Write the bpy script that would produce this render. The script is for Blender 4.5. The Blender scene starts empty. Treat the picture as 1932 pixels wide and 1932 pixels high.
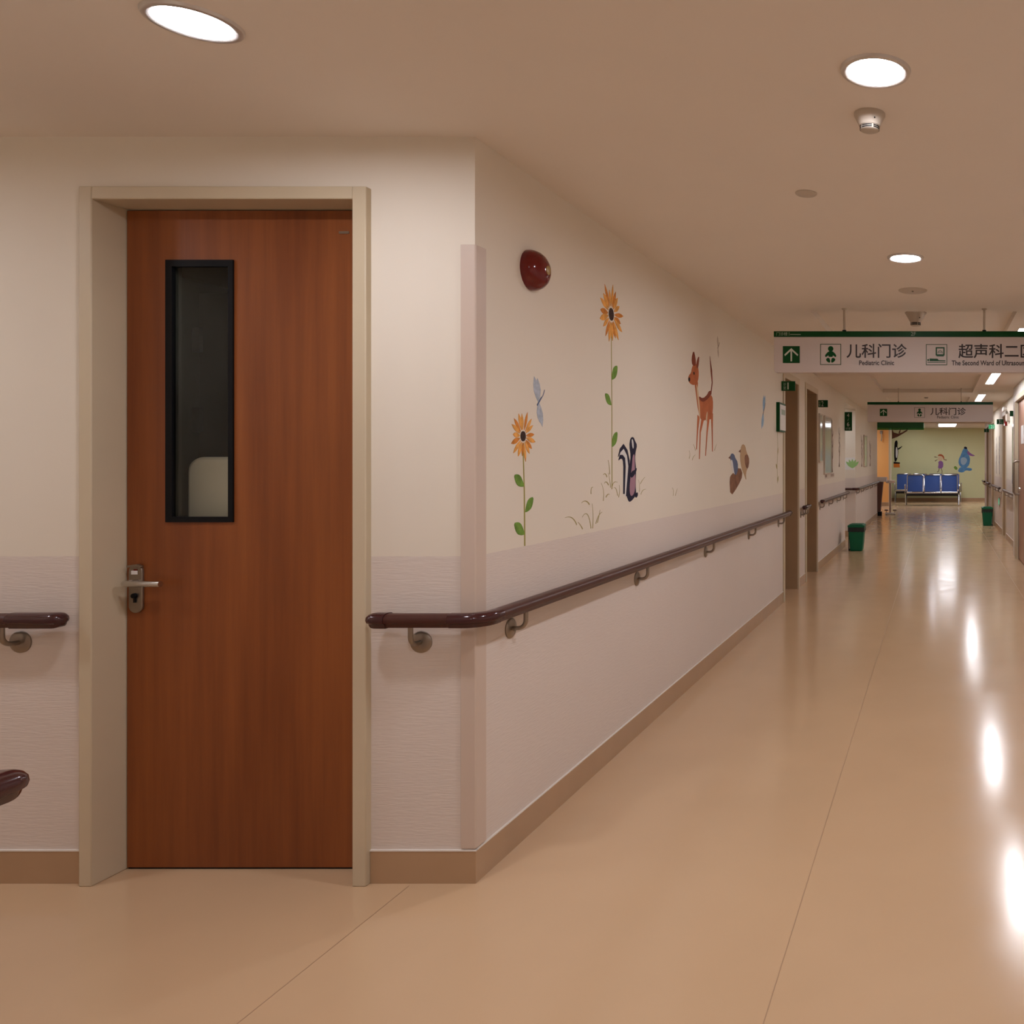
import bpy, math, random
from mathutils import Vector, Matrix
random.seed(4)
S = bpy.context.scene
COL = S.collection
PI = math.pi

# ------------------------------------------------------------------ camera, world, exposure
EYE = 1.3565                 # eye height above the floor
FPX = 1550.0                 # focal length in pixels of the 1932 px frame
VX, VY = 1770.0, 870.0       # where the optical axis meets the picture (lens shift)
cam = bpy.data.cameras.new('camera')
cam.sensor_width = 36.0
cam.sensor_fit = 'HORIZONTAL'
cam.lens = 36.0 * FPX / 1932.0
cam.shift_x = -(VX - 966.0) / 1932.0
cam.shift_y = (VY - 966.0) / 1932.0
cam.clip_start = 0.05
cam.clip_end = 200
camo = bpy.data.objects.new('camera', cam)
camo.location = (0, 0, EYE)
camo.rotation_euler = (PI / 2, 0, 0)
COL.objects.link(camo)
S.camera = camo
S.view_settings.view_transform = 'Standard'
S.view_settings.look = 'None'
S.view_settings.exposure = 0.0
S.view_settings.gamma = 1.0
S.view_settings.use_curve_mapping = False
try:
    S.cycles.max_bounces = 14
    S.cycles.diffuse_bounces = 8
    S.cycles.sample_clamp_indirect = 6.0
    S.cycles.use_denoising = True
except Exception:
    pass
world = bpy.data.worlds.new('world')
S.world = world
world.use_nodes = True
world.node_tree.nodes['Background'].inputs[0].default_value = (0.02, 0.017, 0.013, 1)
world.node_tree.nodes['Background'].inputs[1].default_value = 0.0

LAMP = (1.0, 1.0, 1.09)     # neutral white of the round downlights
TUBE = (1.0, 1.0, 1.06)     # white of the long lights further down
E_DOWN = 240.0             # lights of the main corridor
E_SIDE = 158.0             # dimmer lights of the side corridor
E_TUBE = 44.0
E_LOBBY = 12.5

# ------------------------------------------------------------------ main dimensions (metres)
XL = -1.49                   # mural wall
XN = 1.08                    # near part of the right wall
XR = 1.185                   # far part of the right wall
YD = 2.643                   # wall with the wooden door
CEIL = 2.40
DADO = 1.05
YEND = 20.08                 # end of the left wall
YG = 28.0                    # green end wall


def at(x, y, Y):
    """point of the place seen at (x, y) at distance Y"""
    return Vector(((x - VX) / FPX * Y, Y, EYE - (y - VY) / FPX * Y))


def lw(x, y):
    """(distance, height) of a point of the mural wall"""
    Y = FPX * XL / (x - VX)
    return Y, EYE - (y - VY) / FPX * Y


# ------------------------------------------------------------------ materials
MATS = {}


def mat(name, color, rough=0.5, metal=0.0, spec=0.5, noise=0.0, nscale=6.0, bump=0.0, bscale=60.0, stretch=(1, 1, 1), coat=0.0):
    if name in MATS:
        return MATS[name]
    m = bpy.data.materials.new(name)
    m.use_nodes = True
    nt = m.node_tree
    b = nt.nodes['Principled BSDF']
    b.inputs['Base Color'].default_value = (*color, 1)
    b.inputs['Roughness'].default_value = rough
    b.inputs['Metallic'].default_value = metal
    b.inputs['Specular IOR Level'].default_value = spec
    if coat:
        b.inputs['Coat Weight'].default_value = coat
        b.inputs['Coat Roughness'].default_value = 0.1
    if noise or bump:
        geo = nt.nodes.new('ShaderNodeNewGeometry')
        mp = nt.nodes.new('ShaderNodeMapping')
        mp.inputs['Scale'].default_value = stretch
        nt.links.new(geo.outputs['Position'], mp.inputs['Vector'])
    if noise:
        n = nt.nodes.new('ShaderNodeTexNoise')
        n.inputs['Scale'].default_value = nscale
        n.inputs['Detail'].default_value = 4
        nt.links.new(mp.outputs[0], n.inputs['Vector'])
        r = nt.nodes.new('ShaderNodeValToRGB')
        r.color_ramp.elements[0].position = 0.3
        r.color_ramp.elements[1].position = 0.7
        r.color_ramp.elements[0].color = (*[c * (1 - noise) for c in color], 1)
        r.color_ramp.elements[1].color = (*[min(1, c * (1 + noise)) for c in color], 1)
        nt.links.new(n.outputs['Fac'], r.inputs['Fac'])
        nt.links.new(r.outputs['Color'], b.inputs['Base Color'])
    if bump:
        n2 = nt.nodes.new('ShaderNodeTexNoise')
        n2.inputs['Scale'].default_value = bscale
        nt.links.new(mp.outputs[0], n2.inputs['Vector'])
        bp = nt.nodes.new('ShaderNodeBump')
        bp.inputs['Strength'].default_value = bump
        bp.inputs['Distance'].default_value = 0.004
        nt.links.new(n2.outputs['Fac'], bp.inputs['Height'])
        nt.links.new(bp.outputs['Normal'], b.inputs['Normal'])
    MATS[name] = m
    return m


def emit(name, color, strength):
    if name in MATS:
        return MATS[name]
    m = bpy.data.materials.new(name)
    m.use_nodes = True
    nt = m.node_tree
    nt.nodes.remove(nt.nodes['Principled BSDF'])
    e = nt.nodes.new('ShaderNodeEmission')
    e.inputs[0].default_value = (*color, 1)
    e.inputs[1].default_value = strength
    nt.links.new(e.outputs[0], nt.nodes['Material Output'].inputs['Surface'])
    MATS[name] = m
    return m


def wall_mat(name, upper, lower):
    """smooth paint above the dado line, ribbed wallcovering below it"""
    m = bpy.data.materials.new(name)
    m.use_nodes = True
    nt = m.node_tree
    L = nt.links.new
    b = nt.nodes['Principled BSDF']
    b.inputs['Roughness'].default_value = 0.62
    b.inputs['Specular IOR Level'].default_value = 0.25
    geo = nt.nodes.new('ShaderNodeNewGeometry')
    sep = nt.nodes.new('ShaderNodeSeparateXYZ')
    L(geo.outputs['Position'], sep.inputs[0])
    gt = nt.nodes.new('ShaderNodeMath')
    gt.operation = 'GREATER_THAN'
    gt.inputs[1].default_value = DADO
    L(sep.outputs['Z'], gt.inputs[0])
    mp = nt.nodes.new('ShaderNodeMapping')
    mp.inputs['Scale'].default_value = (24, 24, 260)
    L(geo.outputs['Position'], mp.inputs['Vector'])
    n = nt.nodes.new('ShaderNodeTexNoise')
    n.inputs['Scale'].default_value = 1.0
    n.inputs['Detail'].default_value = 2
    L(mp.outputs[0], n.inputs['Vector'])
    big = nt.nodes.new('ShaderNodeTexNoise')
    big.inputs['Scale'].default_value = 1.3
    L(geo.outputs['Position'], big.inputs['Vector'])
    mix = nt.nodes.new('ShaderNodeMix')
    mix.data_type = 'RGBA'
    L(gt.outputs[0], mix.inputs['Factor'])
    mix.inputs['A'].default_value = (*lower, 1)
    mix.inputs['B'].default_value = (*upper, 1)
    hsv = nt.nodes.new('ShaderNodeHueSaturation')
    mr = nt.nodes.new('ShaderNodeMapRange')
    mr.inputs['To Min'].default_value = 0.96
    mr.inputs['To Max'].default_value = 1.04
    L(big.outputs['Fac'], mr.inputs['Value'])
    L(mr.outputs[0], hsv.inputs['Value'])
    L(mix.outputs['Result'], hsv.inputs['Color'])
    L(hsv.outputs[0], b.inputs['Base Color'])
    inv = nt.nodes.new('ShaderNodeMath')
    inv.operation = 'SUBTRACT'
    inv.inputs[0].default_value = 1.0
    L(gt.outputs[0], inv.inputs[1])
    st = nt.nodes.new('ShaderNodeMath')
    st.operation = 'MULTIPLY'
    st.inputs[1].default_value = 0.42
    L(inv.outputs[0], st.inputs[0])
    bp = nt.nodes.new('ShaderNodeBump')
    bp.inputs['Distance'].default_value = 0.0022
    L(st.outputs[0], bp.inputs['Strength'])
    L(n.outputs['Fac'], bp.inputs['Height'])
    L(bp.outputs['Normal'], b.inputs['Normal'])
    MATS[name] = m
    return m


WALL = wall_mat('cream_wall', (0.74, 0.675, 0.57), (0.67, 0.59, 0.53))
WHITEWALL = mat('white_wall', (0.80, 0.76, 0.70), 0.6, spec=0.25)
GREENWALL = mat('green_wall', (0.60, 0.60, 0.35), 0.6, spec=0.25, noise=0.03, nscale=1.0)
ORANGE = mat('orange_wall', (0.82, 0.42, 0.14), 0.5, spec=0.3, noise=0.03, nscale=1.0)
CEILM = mat('ceiling_paint', (0.75, 0.68, 0.60), 0.75, spec=0.15, noise=0.012, nscale=2.0)
FRAME = mat('cream_door_frame', (0.55, 0.46, 0.32), 0.45, noise=0.04, nscale=3.0)
LINING = mat('shaded_door_lining', (0.34, 0.225, 0.12), 0.5, noise=0.05, nscale=3.0)  # frame paint darkened: reveal shade and bounced door colour put in
BASE = mat('tan_vinyl_base', (0.42, 0.27, 0.155), 0.35, noise=0.05, nscale=4.0)  # vinyl darkened, with the cove's shade put into its colour
RAIL = mat('brown_rail_plastic', (0.060, 0.017, 0.011), 0.34, spec=0.35, noise=0.08, nscale=5.0)
RAILCAP = mat('dark_rail_cap', (0.045, 0.010, 0.010), 0.16)
STEEL = mat('brushed_steel', (0.30, 0.25, 0.20), 0.32, metal=0.85)
CHROME = mat('chrome', (0.60, 0.58, 0.56), 0.2, metal=1.0)
DARK = mat('black_plastic', (0.004, 0.004, 0.005), 0.5, spec=0.15)
GUARD = mat('pink_beige_guard', (0.58, 0.47, 0.39), 0.4)
WHITEP = mat('white_plastic', (0.74, 0.70, 0.64), 0.4)
GREYP = mat('grey_beige_plastic', (0.50, 0.43, 0.35), 0.45)
GREEN = mat('sign_green', (0.001, 0.056, 0.010), 0.4, spec=0.2)
FASCIA = mat('fascia_green', (0.004, 0.13, 0.035), 0.3)
SIGNW = mat('sign_white', (0.57, 0.50, 0.465), 0.45, spec=0.3)
INK = mat('sign_ink', (0.02, 0.010, 0.008), 0.5)
LETTER = mat('pale_lettering', (0.55, 0.56, 0.48), 0.5)
FAINT = mat('faint_lettering', (0.30, 0.38, 0.29), 0.5)
RED = mat('alarm_red', (0.13, 0.003, 0.002), 0.12)
GOLD = mat('gold_badge', (0.32, 0.19, 0.035), 0.35)
BLUE = mat('blue_vinyl', (0.028, 0.080, 0.28), 0.35)
BIN = mat('bin_green', (0.002, 0.115, 0.05), 0.45, spec=0.3)
BAG = mat('bin_bag', (0.006, 0.012, 0.010), 0.45)
COUNTER = mat('counter_brown', (0.12, 0.045, 0.03), 0.4)
TOPW = mat('counter_top', (0.72, 0.64, 0.60), 0.35)
DOORPINK = mat('pink_brown_laminate', (0.42, 0.23, 0.16), 0.4, noise=0.08, nscale=2.0)
PAPER = mat('paper', (0.75, 0.74, 0.72), 0.6)
BOARD = mat('glossy_board', (0.44, 0.48, 0.40), 0.08)
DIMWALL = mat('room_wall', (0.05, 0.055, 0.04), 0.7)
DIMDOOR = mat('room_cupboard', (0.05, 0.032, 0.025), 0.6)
SEAM = mat('vinyl_seam', (0.38, 0.24, 0.135), 0.4)
E_D = emit('downlight_glow', LAMP, E_DOWN)
E_S = emit('side_downlight_glow', LAMP, E_SIDE)
E_T = emit('tube_glow', TUBE, E_TUBE)
E_L = emit('lobby_glow', TUBE, E_LOBBY)


def wood_mat():
    m = bpy.data.materials.new('brown_wood_veneer')
    m.use_nodes = True
    nt = m.node_tree
    L = nt.links.new
    b = nt.nodes['Principled BSDF']
    b.inputs['Roughness'].default_value = 0.38
    b.inputs['Specular IOR Level'].default_value = 0.35
    geo = nt.nodes.new('ShaderNodeNewGeometry')
    mp = nt.nodes.new('ShaderNodeMapping')
    mp.inputs['Scale'].default_value = (26, 26, 1.1)
    L(geo.outputs['Position'], mp.inputs['Vector'])
    n = nt.nodes.new('ShaderNodeTexNoise')
    n.inputs['Scale'].default_value = 1.0
    n.inputs['Detail'].default_value = 6
    n.inputs['Roughness'].default_value = 0.6
    L(mp.outputs[0], n.inputs['Vector'])
    mp2 = nt.nodes.new('ShaderNodeMapping')
    mp2.inputs['Scale'].default_value = (5, 5, 0.7)
    L(geo.outputs['Position'], mp2.inputs['Vector'])
    n2 = nt.nodes.new('ShaderNodeTexNoise')
    n2.inputs['Scale'].default_value = 1.0
    L(mp2.outputs[0], n2.inputs['Vector'])
    add = nt.nodes.new('ShaderNodeMath')
    add.operation = 'ADD'
    L(n.outputs['Fac'], add.inputs[0])
    L(n2.outputs['Fac'], add.inputs[1])
    r = nt.nodes.new('ShaderNodeValToRGB')
    r.color_ramp.elements[0].position = 0.30
    r.color_ramp.elements[1].position = 0.72
    r.color_ramp.elements[0].color = (0.150, 0.038, 0.010, 1)
    r.color_ramp.elements[1].color = (0.300, 0.092, 0.022, 1)
    hv = nt.nodes.new('ShaderNodeMath')
    hv.operation = 'MULTIPLY'
    hv.inputs[1].default_value = 0.5
    L(add.outputs[0], hv.inputs[0])
    L(hv.outputs[0], r.inputs['Fac'])
    L(r.outputs['Color'], b.inputs['Base Color'])
    return m


WOOD = wood_mat()


def floor_mat():
    m = bpy.data.materials.new('polished_vinyl')
    m.use_nodes = True
    nt = m.node_tree
    L = nt.links.new
    b = nt.nodes['Principled BSDF']
    b.inputs['Specular IOR Level'].default_value = 0.55
    geo = nt.nodes.new('ShaderNodeNewGeometry')
    n = nt.nodes.new('ShaderNodeTexNoise')
    n.inputs['Scale'].default_value = 2.2
    n.inputs['Detail'].default_value = 6
    L(geo.outputs['Position'], n.inputs['Vector'])
    r = nt.nodes.new('ShaderNodeValToRGB')
    r.color_ramp.elements[0].color = (0.54, 0.365, 0.215, 1)
    r.color_ramp.elements[1].color = (0.60, 0.41, 0.245, 1)
    L(n.outputs['Fac'], r.inputs['Fac'])
    L(r.outputs['Color'], b.inputs['Base Color'])
    n2 = nt.nodes.new('ShaderNodeTexNoise')
    n2.inputs['Scale'].default_value = 5.0
    n2.inputs['Detail'].default_value = 5
    L(geo.outputs['Position'], n2.inputs['Vector'])
    mr = nt.nodes.new('ShaderNodeMapRange')
    mr.inputs['To Min'].default_value = 0.10
    mr.inputs['To Max'].default_value = 0.24
    L(n2.outputs['Fac'], mr.inputs['Value'])
    L(mr.outputs[0], b.inputs['Roughness'])
    n3 = nt.nodes.new('ShaderNodeTexNoise')
    n3.inputs['Scale'].default_value = 3.2
    n3.inputs['Detail'].default_value = 2
    L(geo.outputs['Position'], n3.inputs['Vector'])
    bp = nt.nodes.new('ShaderNodeBump')
    bp.inputs['Strength'].default_value = 0.03
    bp.inputs['Distance'].default_value = 0.002
    L(n3.outputs['Fac'], bp.inputs['Height'])
    L(bp.outputs['Normal'], b.inputs['Normal'])
    return m


FLOORM = floor_mat()


def glass_mat(name, tint, gloss):
    m = bpy.data.materials.new(name)
    m.use_nodes = True
    nt = m.node_tree
    nt.nodes.remove(nt.nodes['Principled BSDF'])
    t = nt.nodes.new('ShaderNodeBsdfTransparent')
    t.inputs[0].default_value = (*tint, 1)
    g = nt.nodes.new('ShaderNodeBsdfGlossy')
    g.inputs['Roughness'].default_value = 0.03
    lwt = nt.nodes.new('ShaderNodeFresnel')
    lwt.inputs['IOR'].default_value = gloss
    mx = nt.nodes.new('ShaderNodeMixShader')
    nt.links.new(lwt.outputs[0], mx.inputs[0])
    nt.links.new(t.outputs[0], mx.inputs[1])
    nt.links.new(g.outputs[0], mx.inputs[2])
    nt.links.new(mx.outputs[0], nt.nodes['Material Output'].inputs['Surface'])
    return m


GLASS = glass_mat('clear_glass', (0.93, 0.95, 0.92), 1.24)
GREENGLASS = glass_mat('green_glass', (0.25, 0.55, 0.35), 1.4)


# ------------------------------------------------------------------ mesh building
class MB:
    def __init__(self):
        self.v = []
        self.f = []

    def add(self, vs, fs):
        o = len(self.v)
        self.v += [tuple(p) for p in vs]
        self.f += [tuple(i + o for i in f) for f in fs]
        return self

    def box(self, x0, x1, y0, y1, z0, z1):
        vs = [(x, y, z) for x in (x0, x1) for y in (y0, y1) for z in (z0, z1)]
        fs = [(0, 1, 3, 2), (4, 6, 7, 5), (0, 4, 5, 1), (2, 3, 7, 6), (0, 2, 6, 4), (1, 5, 7, 3)]
        return self.add(vs, fs)

    def prism(self, pts, axis, a, b):
        """polygon (2-D points) extruded along an axis from a to b; the two other axes keep their order"""
        def P(p, t):
            if axis == 'x':
                return (t, p[0], p[1])
            if axis == 'y':
                return (p[0], t, p[1])
            return (p[0], p[1], t)
        n = len(pts)
        vs = [P(p, a) for p in pts] + [P(p, b) for p in pts]
        fs = [tuple(range(n)), tuple(range(2 * n - 1, n - 1, -1))]
        fs += [(i, i + n, (i + 1) % n + n, (i + 1) % n) for i in range(n)]
        return self.add(vs, fs)

    def lathe(self, prof, c, axis='z', n=32):
        """prof = (radius, height) pairs turned about an axis through c"""
        vs = []
        for r, h in prof:
            for k in range(n):
                a = 2 * PI * k / n
                p, q = r * math.cos(a), r * math.sin(a)
                d = {'z': (p, q, h), 'y': (p, h, q), 'x': (h, p, q)}[axis]
                vs.append((c[0] + d[0], c[1] + d[1], c[2] + d[2]))
        fs = []
        for i in range(len(prof) - 1):
            for k in range(n):
                k2 = (k + 1) % n
                fs.append((i * n + k, i * n + k2, (i + 1) * n + k2, (i + 1) * n + k))
        fs.append(tuple(range(n - 1, -1, -1)))
        e = (len(prof) - 1) * n
        fs.append(tuple(range(e, e + n)))
        return self.add(vs, fs)

    def tube(self, pts, r, n=10):
        pts = [Vector(p) for p in pts]
        rs = r if isinstance(r, (list, tuple)) else [r] * len(pts)
        vs = []
        up = None
        for i, p in enumerate(pts):
            t = (pts[min(i + 1, len(pts) - 1)] - pts[max(i - 1, 0)]).normalized()
            if up is None:
                up = Vector((0, 0, 1)) if abs(t.z) < 0.9 else Vector((1, 0, 0))
            s = t.cross(up).normalized()
            up = s.cross(t).normalized()
            for k in range(n):
                a = 2 * PI * k / n
                vs.append(p + (s * math.cos(a) + up * math.sin(a)) * rs[i])
        fs = []
        for i in range(len(pts) - 1):
            for k in range(n):
                k2 = (k + 1) % n
                fs.append((i * n + k, i * n + k2, (i + 1) * n + k2, (i + 1) * n + k))
        fs.append(tuple(range(n - 1, -1, -1)))
        e = (len(pts) - 1) * n
        fs.append(tuple(range(e, e + n)))
        return self.add(vs, fs)

    def sweep(self, prof, pts, scales=None):
        """horizontal sweep of a (side, up) profile along pts"""
        pts = [Vector(p) for p in pts]
        n = len(prof)
        vs = []
        for i, p in enumerate(pts):
            a = (p - pts[i - 1]).normalized() if i else None
            b = (pts[i + 1] - p).normalized() if i < len(pts) - 1 else None
            t = (a + b).normalized() if a and b else (a or b)
            s = Vector((t.y, -t.x, 0))
            k = 1.0
            if a and b:
                k = 1 / max(0.5, (Vector((b.y, -b.x, 0))).dot(s))
            sc = scales[i] if scales else 1.0
            for u, w in prof:
                vs.append(p + s * (u * k * sc) + Vector((0, 0, w * sc)))
        fs = []
        for i in range(len(pts) - 1):
            for k in range(n):
                k2 = (k + 1) % n
                fs.append((i * n + k, (i + 1) * n + k, (i + 1) * n + k2, i * n + k2))
        fs.append(tuple(range(n)))
        e = (len(pts) - 1) * n
        fs.append(tuple(range(e + n - 1, e - 1, -1)))
        return self.add(vs, fs)

    def build(self, name, material, parent=None, smooth=True, bevel=0.0):
        me = bpy.data.meshes.new(name)
        off = parent_world(parent) if parent else Vector((0, 0, 0))
        me.from_pydata([tuple(Vector(p) - off) for p in self.v], [], self.f)
        me.validate()
        import bmesh
        bm = bmesh.new()
        bm.from_mesh(me)
        bmesh.ops.recalc_face_normals(bm, faces=bm.faces)
        bm.to_mesh(me)
        bm.free()
        if smooth:
            me.polygons.foreach_set('use_smooth', [True] * len(me.polygons))
            me.set_sharp_from_angle(angle=math.radians(38))
        me.materials.append(material)
        o = bpy.data.objects.new(name, me)
        COL.objects.link(o)
        if parent:
            o.parent = parent
        if bevel:
            md = o.modifiers.new('bevel', 'BEVEL')
            md.width = bevel
            md.segments = 2
            md.limit_method = 'ANGLE'
        return o


def parent_world(o):
    v = Vector((0, 0, 0))
    while o:
        v += o.location
        o = o.parent
    return v


def tag(o, label=None, cat=None, group=None, kind=None):
    if label:
        o['label'] = label
    if cat:
        o['category'] = cat
    if group:
        o['group'] = group
    if kind:
        o['kind'] = kind
    return o


def thing(name, loc, label, cat, group=None, kind=None):
    o = bpy.data.objects.new(name, None)
    o.empty_display_size = 0.1
    o.location = loc
    COL.objects.link(o)
    return tag(o, label, cat, group, kind)


def struct(name, mb, m, label, parent=None, smooth=False, bevel=0.0):
    o = mb.build(name, m, parent, smooth, bevel)
    return tag(o, label, None, None, 'structure')


def rects(x0, x1, y0, y1, holes):
    """rectangles that tile x0..x1, y0..y1 without the holes"""
    xs = sorted({x0, x1, *[h[0] for h in holes], *[h[1] for h in holes]})
    ys = sorted({y0, y1, *[h[2] for h in holes], *[h[3] for h in holes]})
    out = []
    for a, b in zip(xs, xs[1:]):
        for c, d in zip(ys, ys[1:]):
            mx, my = (a + b) / 2, (c + d) / 2
            if not any(h[0] < mx < h[1] and h[2] < my < h[3] for h in holes):
                out.append((a, b, c, d))
    return out


def text_mesh(body, size, weight=0.0, spacing=1.0):
    c = bpy.data.curves.new('lettering', 'FONT')
    c.body = body
    c.size = size
    c.offset = weight
    c.space_character = spacing
    c.extrude = 0.0006
    c.resolution_u = 4
    o = bpy.data.objects.new('lettering', c)
    COL.objects.link(o)
    bpy.context.view_layer.update()
    me = bpy.data.meshes.new_from_object(o)
    COL.objects.unlink(o)
    bpy.data.objects.remove(o)
    return me


def text(body, x0, x1, z0, z1, Y, material, parent, weight=0.0, name='lettering'):
    """lettering facing the camera side, filling the rectangle x0..x1, z0..z1 on plane Y"""
    me = text_mesh(body, 1.0, weight / max(z1 - z0, 1e-6))
    xs = [v.co.x for v in me.vertices]
    ys = [v.co.y for v in me.vertices]
    ax, bx, ay, by = min(xs), max(xs), min(ys), max(ys)
    off = parent_world(parent)
    for v in me.vertices:
        u = (v.co.x - ax) / (bx - ax)
        w = (v.co.y - ay) / (by - ay)
        zz = v.co.z
        v.co = Vector((x0 + u * (x1 - x0), Y - (0.001 if zz > 0 else 0.0002), z0 + w * (z1 - z0))) - off
    me.materials.clear()
    me.materials.append(material)
    o = bpy.data.objects.new(name, me)
    COL.objects.link(o)
    o.parent = parent
    return o


def stroke(pts, w):
    """outline of a flat band of width w (or list of widths) along 2-D pts"""
    pts = [Vector(p) for p in pts]
    ws = w if isinstance(w, (list, tuple)) else [w] * len(pts)
    A, B = [], []
    for i, p in enumerate(pts):
        t = (pts[min(i + 1, len(pts) - 1)] - pts[max(i - 1, 0)]).normalized()
        n = Vector((-t.y, t.x)) * ws[i] / 2
        A.append(p + n)
        B.append(p - n)
    return [tuple(p) for p in A] + [tuple(p) for p in reversed(B)]


def blob(cx, cy, rx, ry, n=20, rot=0.0):
    c, s = math.cos(rot), math.sin(rot)
    out = []
    for k in range(n):
        a = 2 * PI * k / n
        x, y = rx * math.cos(a), ry * math.sin(a)
        out.append((cx + x * c - y * s, cy + x * s + y * c))
    return out


def petal(cx, cy, ang, r0, r1, w):
    c, s = math.cos(ang), math.sin(ang)
    out = []
    prof = [(0, 0.12), (0.25, 0.7), (0.5, 1.0), (0.75, 0.75), (1.0, 0.0)]
    up = [(r0 + (r1 - r0) * t, w / 2 * k) for t, k in prof]
    dn = [(x, -y) for x, y in reversed(up[:-1])]
    for x, y in up + dn:
        out.append((cx + x * c - y * s, cy + x * s + y * c))
    return out


def smooth_poly(pts, it=2):
    for _ in range(it):
        q = []
        n = len(pts)
        for i in range(n):
            a, b = pts[i], pts[(i + 1) % n]
            q.append((a[0] * .75 + b[0] * .25, a[1] * .75 + b[1] * .25))
            q.append((a[0] * .25 + b[0] * .75, a[1] * .25 + b[1] * .75))
        pts = q
    return pts


# ================================================================== THE SETTING
XW = -6.2     # far end of the side corridor on the left
YB = -3.6     # wall behind the camera
mb = MB()
mb.box(XW - 0.2, 5.2, YB - 0.2, YG + 0.4, -0.12, 0.0)
floor = struct('floor', mb, FLOORM, 'polished tan vinyl floor of the corridor')
# welded seams between the sheets of vinyl
for x, a, b in ((-1.69 + 1.2685, YB, 20.0), (-1.69, YB, YD - 0.02), (-1.69 + 2.537, YB, 20.0)):
    s = MB().box(x - 0.0013, x + 0.0013, a, b, -0.0005, 0.0006).build('seam', SEAM, floor, False)
    tag(s, 'thin dark welded seam in the vinyl floor')

TRAYS = [(-0.89, 0.55, 5.73, 8.6), (-0.84, 0.52, 9.9, 12.5), (-0.86, 0.52, 13.4, 16.2)]
mb = MB()
for a, b, c, d in rects(XW - 0.2, XR + 0.3, YB - 0.2, 22.0, TRAYS):
    mb.box(a, b, c, d, CEIL, CEIL + 0.25)
for a, b, c, d in TRAYS:
    mb.box(a, b, c, d, CEIL + 0.055, CEIL + 0.25)
mb.box(XR + 0.3, 5.2, 20.0, 22.0, CEIL, CEIL + 0.25)
ceiling = struct('ceiling', mb, CEILM, 'flat cream painted corridor ceiling with shallow raised trays')
mb = MB()
mb.box(XW - 0.2, 5.2, 22.3, YG + 0.4, 2.48, 2.7)
struct('ceiling_lobby', mb, CEILM, 'slightly higher cream ceiling over the waiting area')
mb = MB()
mb.box(XW - 0.2, 5.2, 22.0, 22.3, 2.365, 2.7)
struct('trim_1', mb, CEILM, 'shallow ceiling beam between corridor and waiting area')

# --- wall with the wooden door
DX0, DX1, DZ = -2.699, -1.868, 2.1925      # clear opening of the frame
mb = MB()
mb.box(XW, DX0 - 0.02, YD, YD + 0.2, 0, CEIL)
mb.box(DX1 + 0.02, XL, YD, YD + 0.2, 0, CEIL)
mb.box(DX0 - 0.02, DX1 + 0.02, YD, YD + 0.2, DZ + 0.02, CEIL)
struct('wall_front', mb, WALL, 'cream wall around the brown wooden door')

# --- mural wall: openings for two doors and a side passage
D1 = (7.91, 8.75, 2.20)
D2 = (9.22, 10.10, 2.21)
PA = (13.16, 14.80, 2.30)
mb = MB()
ys = [YD + 0.2, D1[0], D1[1], D2[0], D2[1], PA[0]]
XT = XL - 0.2
for a, b in ((YD + 0.2, D1[0]), (D1[1], D2[0]), (D2[1], PA[0])):
    mb.box(XT, XL, a, b, 0, CEIL)
for a, b, z in (D1, D2, PA):
    mb.box(XT, XL, a, b, z, CEIL)
struct('wall_left', mb, WALL, 'long cream corridor wall with painted sunflowers and animals')
mb = MB()
mb.box(XW, XL, PA[1], PA[1] + 0.2, 0, CEIL)
mb.box(XT, XL, PA[1] + 0.2, YEND, 0, CEIL)
struct('wall_left_end', mb, WHITEWALL if False else WALL, 'cream wall between side passage and reception counter')
mb = MB()
mb.box(XW, XT - 0.001, PA[0] - 0.2, PA[0], 0, CEIL)
struct('wall_passage', mb, WALL, 'cream wall inside the side passage')

# --- near left wall and walls out of the picture that close the room
mb = MB()
mb.box(XL - 0.2, XL, YB, 1.275, 0, CEIL)
mb.box(XW, XL - 0.2, 1.075, 1.275, 0, CEIL)
struct('wall_near', mb, WALL, 'cream wall at the near corner of the side corridor')
mb = MB()
mb.box(XW - 0.2, XW, 1.0, YG + 0.4, 0, 2.7)
mb.box(XL - 0.2, XN + 0.2, YB - 0.2, YB, 0, CEIL)
struct('wall_back', mb, WALL, 'cream walls closing the corridor ends')

# --- right wall: near part with the sliding door, far part with door recesses
SD = (9.75, 11.42, 2.20)
mb = MB()
mb.box(XN, XN + 0.2, YB, SD[0], 0, CEIL)
mb.box(XN, XN + 0.2, SD[1], 11.80, 0, CEIL)
mb.box(XN, XN + 0.2, SD[0], SD[1], SD[2], CEIL)
struct('wall_right_near', mb, WHITEWALL, 'white wall around the pinkish sliding door')
R1 = (14.32, 15.05, 2.20)
R2 = (17.30, 18.10, 2.20)
R3 = (19.20, 19.95, 2.20)
mb = MB()
YRE = 20.9
for a, b in ((11.80, R1[0]), (R1[1], R2[0]), (R2[1], R3[0]), (R3[1], YRE)):
    mb.box(XR, XR + 0.2, a, b, 0, CEIL)
for a, b, z in (R1, R2, R3):
    mb.box(XR, XR + 0.2, a, b, z, CEIL)
struct('wall_right', mb, WALL, 'far right corridor wall with door recesses and handrails')
mb = MB()
mb.box(XR + 0.2, 5.2, YRE - 0.2, YRE, 0, CEIL)
mb.box(5.0, 5.2, YRE, YG + 0.4, 0, 2.7)
struct('wall_lobby_right', mb, WALL, 'wall on the hidden right side of the waiting area')

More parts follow.
